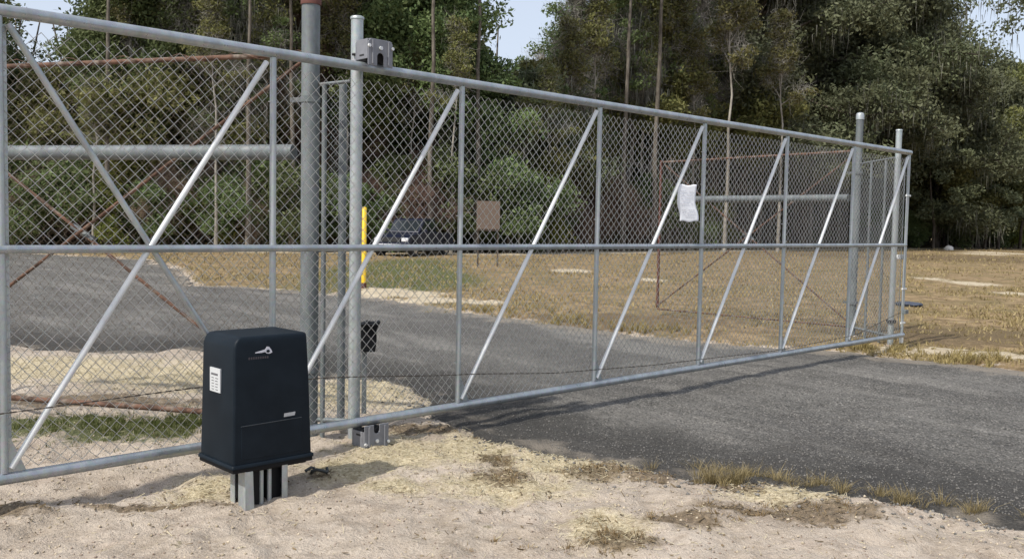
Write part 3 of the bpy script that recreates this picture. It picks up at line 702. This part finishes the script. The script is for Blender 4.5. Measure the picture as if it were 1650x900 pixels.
def skeleton(rg, H, R, base, nl, lean=.04, up=.35, droop=0, tr=.22, wob=1.0):
    T = tubes_np(); pts = [np.zeros(3) - [0, 0, .3]]; nseg = 9; bend = rg.normal(size=2) * lean * H
    for i in range(1, nseg + 1):
        t = i / nseg; pts.append(np.array([bend[0] * t * t + rg.normal() * .08 * H / nseg * wob, bend[1] * t * t + rg.normal() * .08 * H / nseg * wob, H * .93 * t]))
    tube_np(T, pts, [tr * (1.25 - .0 if i == 0 else 1) * (1 - .85 * i / nseg) for i in range(nseg + 1)], 7)
    P_ = np.array(pts); tips = []; dirs = []
    for l in range(nl):
        t = base + (1 - base) * ((l + rg.random()) / nl) ** .9; t = min(t, .97); i = t * nseg; i0 = int(i); o = P_[i0] + (P_[min(i0 + 1, nseg)] - P_[i0]) * (i - i0)
        az = l * 2.4 + rg.normal() * .4; q = (t - base) / (1 - base); ln = R * (math.sin(min(1, q * 1.15 + .28) * pi * .93) * .75 + .3) * rg.uniform(.75, 1.15)
        el = up + .5 * q + rg.normal() * .12; seg = 4; p = o.copy(); lp = [p.copy()]
        dr = np.array([cos(az) * cos(el), sin(az) * cos(el), sin(el)])
        for k in range(seg):
            dr = dr + rg.normal(size=3) * .22 + np.array([0, 0, -droop * k / seg]); dr /= np.linalg.norm(dr); p = p + dr * ln / seg; lp.append(p.copy())
            if k >= 1:
                for _ in range(2 if k < 3 else 3):
                    d2 = dr + rg.normal(size=3) * .7; d2 /= np.linalg.norm(d2); l2 = ln * rg.uniform(.2, .42); p2 = p + d2 * l2 * .5 + rg.normal(size=3) * .08; p3 = p + d2 * l2
                    tube_np(T, [p, p2, p3], [tr * .14, tr * .09, tr * .03], 3); tips.append(p3); dirs.append(d2); tips.append(p2); dirs.append(d2)
        r0 = tr * .42 * (1 - .5 * q); tube_np(T, lp, [r0 * (1 - .2 * k) for k in range(seg + 1)], 5)
        tips.append(p); dirs.append(dr)
    return T, np.array(tips), np.array(dirs)
def pack(name, Vs, mat):
    return np_mesh(name, Vs[0], Vs[1], mat, Vs[2])
KIND = {}
def tree_kind(key, seed, H, R, base, nl, leaf=None, per=110, size=.16, clump=.9, moss=0, twig=None, bk="bark_dark", up=.35, droop=0, name="tree", tr=.22, fill=0, vines=0, ntw=16, wob=1.0, lean=.04):
    rg = np.random.default_rng(seed); T, tips, dirs = skeleton(rg, H, R, base, nl, up=up, droop=droop, tr=tr, wob=wob, lean=lean)
    tm_ = np_mesh("trunk", np.array(T['V']), np.array(T['F']), bk, np.zeros(len(T['V'])), smooth=True)
    parts = [("trunk", tm_)]
    if twig:
        V, F, t, m, d = twigs_np(rg, tips, dirs, ntw, .85, .007); V2, F2, t2, _, _ = twigs_np(rg, m, d, 3, .55, .006)
        parts.append(("twigs", np_mesh("twigs", np.concatenate([V, V2]), np.concatenate([F, F2 + len(V)]), twig, np.concatenate([t, t2]))))
    if leaf:
        C = tips if not twig else tips[rg.random(len(tips)) < .38]
        if fill: C = np.concatenate([C, C[rg.integers(0, len(C), fill)] * np.array([.6, .6, 1]) + rg.normal(size=(fill, 3)) * .5])
        if vines: th = rg.random(vines) * 2 * pi; C = np.concatenate([C, np.stack([np.cos(th) * .5, np.sin(th) * .5, rg.random(vines) * H * .6], 1)])
        Rr = clump * rg.uniform(.6, 1.35, len(C)); V, F, t = leaves_np(rg, C, Rr, per, size); parts.append(("crown", np_mesh("crown", V, F, leaf, t)))
    if moss:
        C = tips[rg.random(len(tips)) < moss]; V, F, t = strands_np(rg, C - [0, 0, .4], 30, 1.0, .022, spread=.55); parts.append(("spanish_moss", np_mesh("spanish_moss", V, F, "moss_grey", t)))
    KIND[key] = (name, parts, H)
tree_kind("green1", 11, 15, 4.2, .22, 26, "leaf_green", 150, .125, 1.0, name="evergreen_tree", fill=30)
tree_kind("green2", 12, 15, 3.8, .30, 24, "leaf_green", 150, .125, 1.0, name="evergreen_tree", fill=20)
tree_kind("olive1", 13, 14, 3.6, .26, 24, "leaf_olive", 150, .12, .95, name="evergreen_tree", bk="bark_grey")
tree_kind("olive2", 14, 14, 3.2, .28, 20, "leaf_olive", 150, .12, .9, name="evergreen_tree", bk="bark_grey")
tree_kind("bare1", 15, 15, 3.4, .25, 24, "leaf_green", 110, .10, .65, twig="twig_grey", name="bare_tree", bk="bark_grey", up=.8)
tree_kind("bare2", 16, 15, 3.2, .20, 24, "leaf_olive", 110, .10, .65, twig="twig_brown", name="bare_tree", bk="bark_grey", up=.7)
tree_kind("bare3", 17, 16, 4.0, .30, 26, "leaf_green", 100, .11, .7, moss=.25, twig="twig_grey", name="bare_tree", bk="bark_grey", up=.7)
tree_kind("oak1", 18, 20, 7.5, .34, 30, "leaf_oak", 200, .14, 1.45, moss=.22, name="live_oak", up=.30, droop=.22, tr=.45, fill=40)
tree_kind("oak4", 28, 20, 7.0, .14, 30, "leaf_oak", 190, .14, 1.45, moss=.22, name="live_oak", up=.30, droop=.25, tr=.42, fill=40)
tree_kind("oak2", 19, 20, 7.0, .38, 28, "leaf_oak", 200, .14, 1.45, moss=.26, name="live_oak", up=.35, droop=.28, tr=.42, fill=30)
tree_kind("oak3", 20, 24, 9.5, .66, 24, "leaf_oak", 150, .15, 1.2, moss=.75, name="live_oak", up=.15, droop=.16, tr=.45)
tree_kind("low1", 21, 9, 4.0, .12, 22, "leaf_oak", 150, .15, 1.1, name="small_oak", up=.5, moss=.15, fill=20)
tree_kind("low2", 22, 9, 3.6, .10, 22, "leaf_olive", 140, .14, 1.0, name="small_tree", up=.5, fill=20)
tree_kind("shrub1", 23, 3.2, 2.0, .05, 14, "leaf_bright", 110, .09, .6, name="shrub", up=.6, tr=.07)
tree_kind("shrub2", 24, 3.0, 2.2, .05, 14, "leaf_green", 110, .095, .65, name="shrub", up=.6, tr=.07)
tree_kind("shrub3", 25, 3.4, 1.8, .05, 16, None, twig="twig_brown", name="brush", up=.9, tr=.06, ntw=9)
def Dline(t): return float(np.interp(t, [-.9, -.6, -.2, 0, .15, .3, .45, .6, .9], [46, 47, 48, 52, 62, 76, 92, 104, 120]))
def bearing(px): return (px - 825) / 1500 + (.0185 * 70 / 1500)
def hor(px): return 361.5 + (px - 825) * .0185
protos = {}
def put_tree(key, px, topy, label, dd=0.0, group=None, sxy=1.0, rz=None, D=None):
    name, parts, H = KIND[key]; t = bearing(px); d = D if D else Dline(t) + dd
    h = CAMZ + (hor(px) - topy) / 1500 * d; s = h / H; loc = (t * d, d, 0); rz = random.random() * 6.28 if rz is None else rz; k_ = max(.75, min(1.7, s)) * sxy
    if key not in protos:
        e_ = empty(name, loc, rz, label, "shrub" if "shrub" in key else "tree", group); e_.scale = (k_, k_, s)
        for pn, pm_ in parts: link(pn, pm_, None, e_)
        protos[key] = e_; return e_
    return copy_tree(protos[key], loc, rz, label, group, (k_, k_, s))
G1 = "trees in the front row of the tree line"
FR = [
 ("olive1", -110, -40, "olive bushy tree at the left end of the tree line, outermost"),
 ("green1", -95, -60, "green tree at the left edge above the top rail, left of the sky gap"),
 ("low2", 75, 150, "low olive tree below the bright sky gap by the counter brace top"),
 ("green2", 205, -50, "dense green tree just right of the leftmost sky gap"),
 ("olive1", 262, -60, "yellow-olive tree above the first bay of the gate"),
 ("bare1", 305, -70, "leafless grey tree between two olive trees over the first bay"),
 ("olive2", 355, -50, "olive tree rising over the top rail just left of the first upright"),
 ("bare3", 412, -70, "bare grey tree directly above the first upright of the gate"),
 ("bare2", 470, -50, "brown twiggy tree directly behind the thick old post"),
 ("bare2", 535, -40, "brown bare tree between the thick old post and the roller post"),
 ("green1", 585, -80, "dense dark green tree behind the top roller bracket"),
 ("green2", 640, -90, "tall dark green tree in the middle of the evergreen block"),
 ("green2", 700, -60, "dark green tree on the left side of the wide sky gap"),
 ("low1", 812, 150, "low dark tree at the bottom of the wide sky gap, left one"),
 ("low2", 862, 140, "low olive tree at the bottom of the wide sky gap, right one"),
 ("bare1", 898, -40, "grey leafless tree on the right side of the wide sky gap"),
 ("bare3", 1010, -60, "grey lichen-covered tree over the third tall bay of the gate"),
 ("olive2", 1040, 10, "olive tree with orange leaves between two grey bare trees"),
 ("bare1", 1092, -60, "pale grey trunked bare tree left of the big oaks"),
 ("olive1", 1135, -40, "olive green tree touching the left flank of the big oaks"),
 ("oak1", 1195, -110, "big moss-hung oak leftmost of the oak group"),
 ("oak2", 1290, -120, "big moss-hung oak over the dark hollow behind the gate end"),
 ("oak1", 1385, -90, "big moss-hung oak straight above the far gate posts"),
 ("oak4", 1440, -40, "big moss-hung oak just right of the far gate posts"),
 ("low1", 1505, 95, "medium oak at the left rim of the right sky gap"),
 ("low1", 1590, 150, "low bushy oak below the right sky gap"),
 ("low2", 1655, 140, "low olive bushy tree at the right edge below the sky gap"),
 ("low1", 1735, 110, "medium oak just beyond the right edge of the view"),
]
for k_, px, ty, lab in FR: put_tree(k_, px, ty, lab, random.uniform(-1, 2), G1)
for px_, ty_, lab_ in [(1505, 215, "low bushy green tree at the foot of the oaks just right of the gate end"), (1572, 235, "low bushy olive tree behind the close pair of slim dark trunks"), (1632, 205, "low bushy olive tree at the right picture edge, under the oaks")]:
    put_tree("low2", px_, ty_, lab_, -5, G1)
put_tree("oak3", 1840, -200, "tall oak trailing long grey moss into the top right corner", D=62, group=G1, rz=1.0)
G2 = "hidden trees of the second row"
tree_kind("slim", 31, 15, 1.7, .60, 12, "leaf_olive", twig="twig_grey", name="slender_tree", bk="bark_pale", up=.9, tr=.10, ntw=3, per=110, size=.09, clump=.6, wob=.5)
for px_, ty_, dd_, lab_ in [(205, -60, -1.5, "slender pale trunk over the first bay, right of the leftmost sky gap"), (424, -60, -2, "slender pale trunk just left of the thick old post, above the first upright"), (556, -40, -1, "slender pale trunk between thick old post and roller post"),
    (905, 20, -2, "slender pale tree at the right rim of the wide sky gap"), (945, -30, -2, "slender pale tree right of the wide sky gap, among grey bare trees"), (1028, 30, -2, "slender pale trunk just left of the orange-leaved olive tree"),
    (1075, -60, -3, "slender pale trunk right of the orange-leaved olive tree"), (1165, -80, -12, "pale stout trunk rising out of the picture before the oak group"), (1250, 10, -14, "slender pale trunk before the dark hollow under the oaks"),
    (660, 60, -2, "slender pale trunk against the dark evergreen block"), (835, 150, -4, "short slender pale trunk below the wide sky gap"), (345, -40, -5, "slender pale trunk behind the long bright brace of the first bay"), (150, 120, -5, "short slender pale trunk low behind the leftmost counter brace"),
    (725, 20, -5, "slender pale trunk just left of the second tall upright"), (880, 100, -5, "slender pale trunk behind the fourth bay, right of the brown board"), (1110, 60, -6, "slender pale trunk just right of the paper notice")]:
    put_tree("slim", px_, ty_, lab_, dd_, G1)
tree_kind("pine", 33, 22, 3.0, .72, 16, "leaf_green", 60, .12, .7, name="pine_tree", bk="bark_mid", up=.2, tr=.15, wob=.15, lean=.015)
for i_, (px_, dd_, lab_) in enumerate([(172, -4, "tall straight pine trunk near the middle of the first bay"), (398, -5, "tall straight pine trunk just left of the first full upright"),
    (468, -4, "tall straight pine trunk immediately left of the thick old post"), (690, -5, "tall straight pine trunk above the car, left of the second tall upright"),
    (765, -4, "tall straight pine trunk at the left of the wide sky gap"), (1000, -5, "tall straight pine trunk just right of the third tall upright"), (1050, -6, "tall straight pine trunk left of the paper notice")]):
    put_tree("pine", px_, -330 + 25 * (i_ % 3), lab_, dd_, G1)
LAB2 = "evergreen tree of the second row, mostly hidden behind the front trees"
for k_, px, ty in [("low1", 0, 150), ("low2", 110, 160), ("green1", 240, -20), ("green2", 260, -30), ("olive1", 320, -30), ("green1", 390, -20), ("olive2", 450, 0), ("green2", 510, 0), ("green2", 570, -50), ("green1", 640, -50),
                   ("green2", 680, -40), ("low1", 770, 150), ("olive1", 965, 20), ("green2", 1010, -10), ("green1", 1070, -20), ("oak2", 1130, -60), ("oak1", 1240, -90), ("oak2", 1340, -90), ("oak4", 1410, -60), ("low1", 1480, 90), ("low1", 1540, 130), ("low1", 1620, 140)]:
    put_tree(k_, px, ty, LAB2, 9, G2)
G3 = "undergrowth shrubs along the foot of the tree line"
shl = dict(shrub1="olive shrub in the undergrowth at the foot of the trees", shrub2="green shrub in the undergrowth at the foot of the trees", shrub3="leafless brown brush in the undergrowth at the foot of the trees")
for i, px in enumerate(np.linspace(-60, 1720, 66)):
    k_ = ("shrub1", "shrub2", "shrub3", "shrub2", "shrub3")[random.randrange(5)]
    if px > 1440 and random.random() < .25: continue
    if 1150 < px < 1400: px_ok = random.random() < .35
    else: px_ok = True
    if not px_ok: continue
    d_ = -3.2 + random.uniform(-.8, 1.5); D_ = Dline(bearing(px)) + d_
    put_tree(k_, px, hor(px) - random.uniform(.8, 2.6) / D_ * 1500, shl[k_], d_, G3 + " (" + k_[-1:].replace("1", "olive").replace("2", "green").replace("3", "brown") + ")", sxy=1.0)
# thin trunks standing clear at the right field edge
for i, px in enumerate((1500, 1562, 1583, 1605, 1640)):
    rg = np.random.default_rng(40 + i); t = bearing(px); d = Dline(t) - 9; T = tubes_np()
    e_ = empty("young_tree", (t * d, d, 0), 0, ("slim dark trunked tree nearest the far gate posts", "slim dark trunked tree below the right sky gap, left of a close pair", "slim dark trunked tree below the right sky gap, right of a close pair",
                "slim leaning tree right of the close pair of dark trunks", "slim tree at the right edge of the field")[i], "tree", G1)
    tube_np(T, [(0, 0, -.2), (.05, 0, 2), (rg.normal() * .3, 0, 4.5), (rg.normal() * .5, 0, 7)], [.17, .13, .10, .04], 7)
    link("trunk", np_mesh("trunk", np.array(T['V']), np.array(T['F']), "bark_dark", np.zeros(len(T['V'])), smooth=True), None, e_)
    C = np.stack([rg.normal(0, 1.9, 34), rg.normal(0, 1.9, 34), rg.uniform(2.2, 8.5, 34)], 1)
    V, F, tt = leaves_np(rg, C, rg.uniform(.5, 1.0, 34), 110, .17); link("crown", np_mesh("crown", V, F, "leaf_oak", tt), None, e_)

# far-off wood behind the named trees: one mass nobody could count
rg = np.random.default_rng(77); NC = 3600; pxs = rg.uniform(-200, 1850, NC)
ts = (pxs - 825) / 1500; Dd = np.array([Dline(t) for t in ts]) + rg.uniform(6, 20, NC)
topy = np.full(NC, 25.0); 
topy = np.where((pxs > 20) & (pxs < 125), 140, topy); topy = np.where((pxs > 770) & (pxs < 905), 135, topy); topy = np.where(pxs > 1520, 165, topy)
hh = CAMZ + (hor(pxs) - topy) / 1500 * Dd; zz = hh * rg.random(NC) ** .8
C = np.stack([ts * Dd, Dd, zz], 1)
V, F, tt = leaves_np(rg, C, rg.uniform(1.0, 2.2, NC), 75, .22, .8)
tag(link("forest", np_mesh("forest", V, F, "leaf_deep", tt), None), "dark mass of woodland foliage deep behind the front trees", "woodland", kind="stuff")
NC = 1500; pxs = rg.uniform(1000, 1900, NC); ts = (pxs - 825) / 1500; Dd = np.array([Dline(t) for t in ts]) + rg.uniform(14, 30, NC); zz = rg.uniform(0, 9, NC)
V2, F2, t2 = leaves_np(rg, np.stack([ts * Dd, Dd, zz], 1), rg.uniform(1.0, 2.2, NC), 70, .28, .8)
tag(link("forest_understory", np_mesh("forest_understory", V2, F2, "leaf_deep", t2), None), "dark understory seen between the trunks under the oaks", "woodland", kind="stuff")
T = tubes_np()
for i in range(240):
    px = rg.uniform(-200, 1850); t = (px - 825) / 1500; d = Dline(t) + rg.uniform(3, 16); h = 13 * d / 55; 
    if 790 < px < 895 or 45 < px < 115 or px > 1540: h *= .5
    x0 = t * d; tube_np(T, [(x0, d, -.2), (x0 + rg.normal() * .3, d, h * .5), (x0 + rg.normal() * .8, d, h)], [.16, .11, .04], 4)
tag(link("distant_trunks", np_mesh("distant_trunks", np.array(T['V']), np.array(T['F']), "bark_grey", np.zeros(len(T['V']))), None), "thin grey trunks standing deep inside the woodland", "woodland", kind="stuff")
# saplings in the shade of the front row
# ------------------------------------------------------------------ grass, straw, stones
def blades(rg, P_, hgt, wd, lean=.5, n_=None):
    n_ = len(P_); a = rg.uniform(0, 2 * pi, n_); ln = hgt * rg.uniform(.5, 1.4, n_); l = lean * rg.random(n_)
    d = np.stack([np.cos(a) * l, np.sin(a) * l, np.ones(n_)], 1); d /= np.linalg.norm(d, axis=1)[:, None]
    b = rg.uniform(0, 2 * pi, n_); s = np.stack([np.cos(b), np.sin(b), 0 * b], 1) * (wd * rg.uniform(.6, 1.4, n_))[:, None]
    V = np.stack([P_ - s, P_ + s, P_ + d * ln[:, None]], 1).reshape(-1, 3); return V, np.arange(n_ * 3).reshape(-1, 3), np.repeat(rg.random(n_), 3)
def place(x, y, lift=0): z, d, f_ = ground_h(x, y); return np.stack([x, y, z + lift], 1), d, f_
rg = np.random.default_rng(5)
# dry field grass, denser in clumps
n_ = 150000; u = rg.uniform(1 / 95, 1 / 10.2, n_); yy = 1 / u; xx = rg.uniform(-.72, .72, n_) * yy
P_, d, isf = place(xx, yy, -.01); cl_ = fbm(xx, yy, .45, 3) + fbm(xx, yy, 2.0, 2) * .6
bad = np.maximum(blob("pale", xx, yy), np.clip(1.3 - dist(TRACK, xx, yy) / (1.1 + yy * .012), 0, 1)) > .45
k = isf & (d > .12) & (rg.random(n_) < .35 + cl_ * 1.3) & ~bad & (yy < np.array([42.] * n_) + np.clip(xx, 0, 50) * 1.1)
P_ = P_[k]; sc_ = .05 + .0016 * P_[:, 1]
V, F, t = blades(rg, P_, sc_, .004 + .0006 * P_[:, 1], 1.3)
tag(link("field_grass", np_mesh("field_grass", V, F, "field_blade", t * .9), None), "dry brown grass covering the field beyond the road", "grass", kind="stuff")
def tufts(name, spots, mat, per, hgt, label, lean=.8, wd=.0017):
    Vs, Fs, ts_, o = [], [], [], 0
    for x, y, rx, ry, n2 in spots:
        c = np.stack([rg.normal(x, rx * .55, n2), rg.normal(y, ry * .55, n2)], 1); hs_ = rg.uniform(.35, 1.35, n2) ** 1.2; tn = rg.random(n2)
        off = rg.normal(0, 1, (n2 * per, 2)); q = np.repeat(c, per, 0) + off * .012; P2, d2, f2 = place(q[:, 0], q[:, 1], -.005)
        h_ = hgt * np.repeat(hs_, per) * rg.uniform(.4, 1.25, n2 * per); out = off * lean * .42 * h_[:, None] + rg.normal(0, .18, (n2 * per, 2)) * h_[:, None]
        a = rg.uniform(0, 2 * pi, n2 * per); sd = np.stack([np.cos(a), np.sin(a), 0 * a], 1) * (wd * rg.uniform(.5, 1.3, n2 * per))[:, None]
        mid_ = P2 + np.stack([out[:, 0] * .35, out[:, 1] * .35, h_ * .6], 1); tip = P2 + np.stack([out[:, 0], out[:, 1], h_ * np.clip(1 - lean * .18 * rg.random(n2 * per) * 2, .3, 1)], 1)
        V, F = ribbon(P2, mid_, tip, sd); Vs.append(V); Fs.append(F + o); o += len(V); ts_.append(np.repeat(np.clip(np.repeat(tn, per) * .6 + rg.random(n2 * per) * .4, 0, 1), 6))
    V = np.concatenate(Vs)
    tag(link(name, np_mesh(name, V, np.concatenate(Fs), mat, np.concatenate(ts_)), None), label, "grass", kind="stuff")
tufts("grass_tufts", [(1.28, 5.50, .14, .12, 34), (1.45, 5.60, .10, .07, 26), (1.58, 5.52, .09, .09, 22), (1.0, 5.72, .3, .1, 8), (1.80, 5.44, .12, .06, 20), (1.95, 5.32, .10, .08, 22), (2.12, 5.22, .09, .07, 20), (2.22, 5.12, .07, .05, 14), (2.40, 5.05, .14, .06, 4), (2.55, 4.96, .06, .04, 9), (2.76, 4.84, .06, .04, 9)], "tuft_blade", 46, .10,
      "dry yellow grass tufts along the near road edge")
tufts("straggly_grass", [(-.08, 5.79, .14, .12, 9), (-.03, 5.40, .15, .15, 10), (.53, 5.61, .22, .1, 12), (.85, 5.62, .2, .1, 10), (.54, 4.38, .2, .16, 20), (1.3, 4.9, .4, .08, 14), (1.7, 4.85, .3, .15, 14), (1.0, 4.65, .2, .06, 8), (.2, 4.2, .3, .1, 10), (1.2, 5.62, .12, .08, 12)],
      "dry_blade", 14, .035, "sparse dead grass on the pale sand in front of the gate", 1.8, .0022)
tufts("green_grass", [(-2.94, 6.49, .8, .36, 330), (-2.36, 6.58, .3, .45, 160), (-3.9, 6.2, .7, .4, 160)], "green_blade", 14, .055, "short green grass behind the left bay of the gate", .9)
tufts("verge_grass", [(5.3, 10.7, .5, .25, 60), (6.3, 9.7, .6, .3, 60), (4.6, 11.6, .5, .25, 40), (1.9, 13.4, .8, .5, 60), (-.2, 15.6, .8, .5, 50), (.8, 14.3, .6, .4, 40)], "dry_blade", 26, .11, "rough brown grass on the far verge of the road", 1.0, .004)
# straw and chips lying flat
def litter(name, n_, sx, sy, wt, mat, ln, wd, label, cat, extra=0):
    x = rg.uniform(*sx, n_); y = rg.uniform(*sy, n_); m_ = wt(x, y); k = rg.random(n_) < m_; x, y = x[k], y[k]; P2, d2, f2 = place(x, y, .006); k = d2 > -.05; P2 = P2[k]; q = len(P2)
    a = rg.uniform(0, 2 * pi, q); l = (ln * rg.uniform(.3, 1.3, q))[:, None]; dr = np.stack([np.cos(a), np.sin(a), rg.normal(0, .25, q)], 1) * l; s = np.stack([-np.sin(a), np.cos(a), rg.normal(0, .5, q)], 1) * wd
    P2 = P2 + np.abs(dr[:, 2:3]) * np.array([0, 0, .5])
    V = np.stack([P2 - dr - s, P2 - dr + s, P2 + dr + s, P2 + dr - s], 1).reshape(-1, 3)
    tag(link(name, np_mesh(name, V, np.arange(q * 4).reshape(-1, 4), mat, np.repeat(rg.random(q), 4)), None), label, cat, kind="stuff")
litter("straw_litter", 60000, (-4, 4), (3.6, 8.6), lambda x, y: np.clip(blob("straw", x, y) * .8 + .07, 0, 1), "straw_bit", .020, .0011, "pale straw scattered over the sand in front of the gate", "straw")
litter("twig_litter", 30000, (-3.5, 4), (3.6, 8.0), lambda x, y: np.clip(blob("dark", x, y) * .9 + .035 + .10 * (blob("straw", x, y) > .4), 0, 1), "debris", .016, .0028, "dark bits of bark and dead leaves scattered on the sand", "debris")
OCT = np.array([(1, 0, 0), (0, 1, 0), (-1, 0, 0), (0, -1, 0), (0, 0, 1), (0, 0, -1)], float); OF = np.array([(0, 1, 4), (1, 2, 4), (2, 3, 4), (3, 0, 4), (1, 0, 5), (2, 1, 5), (3, 2, 5), (0, 3, 5)])
def stones(name, n_, sampler, size, mat, label, onroad):
    x, y = sampler(n_); z, d, f_ = ground_h(x, y)
    if onroad: k = d < -.02; zr = relief(x, y) * .45 + .004 - np.clip((d - .05) * .25, 0, .08); z = np.where(k, zr, z)
    else: k = d > .02
    x, y, z, d = x[k], y[k], z[k], d[k]; q = len(x); s = size * rg.uniform(.4, 1.0, q) ** 1.5
    V = OCT[None] * (s[:, None, None] * rg.uniform(.6, 1.2, (q, 6, 1))) * np.array([1, 1, .7]); a = rg.uniform(0, 6.28, q); ca, sa = np.cos(a)[:, None], np.sin(a)[:, None]
    V = np.stack([V[..., 0] * ca - V[..., 1] * sa, V[..., 0] * sa + V[..., 1] * ca, V[..., 2]], 2) + np.stack([x, y, z + s * .2], 1)[:, None]
    F = (OF[None] + np.arange(q)[:, None, None] * 6).reshape(-1, 3)
    tag(link(name, np_mesh(name, V.reshape(-1, 3), F, mat, np.repeat(rg.random(q), 6)), None), label, "gravel", kind="stuff")
def near_edge(n_):
    L_ = np.array(NEAR[2:14]); i = rg.integers(0, len(L_) - 1, n_); t = rg.random(n_)[:, None]; p = L_[i] * (1 - t) + L_[i + 1] * t + rg.normal(0, .22, (n_, 2)); return p[:, 0], p[:, 1]
stones("edge_gravel", 2600, near_edge, .017, "stone", "loose grey and pale stones along the near road edge", False)
stones("road_stones", 26000, lambda n_: ((lambda y: (rg.uniform(-.4, .62, n_) * y, y))(1 / rg.uniform(1 / 14, 1 / 4.2, n_))), .010, "stone", "small loose stones on the grey gravel road", True)
stones("sand_pebbles", 5000, lambda n_: (rg.uniform(-3.5, 4, n_), rg.uniform(3.6, 8, n_)), .009, "clod", "small pebbles and clods on the sand", False)
stones("sand_clods", 3600, lambda n_: (rg.uniform(-3.6, 4.2, n_), rg.uniform(3.5, 8, n_)), .013, "clod", "small crumbly clods of sand", False)
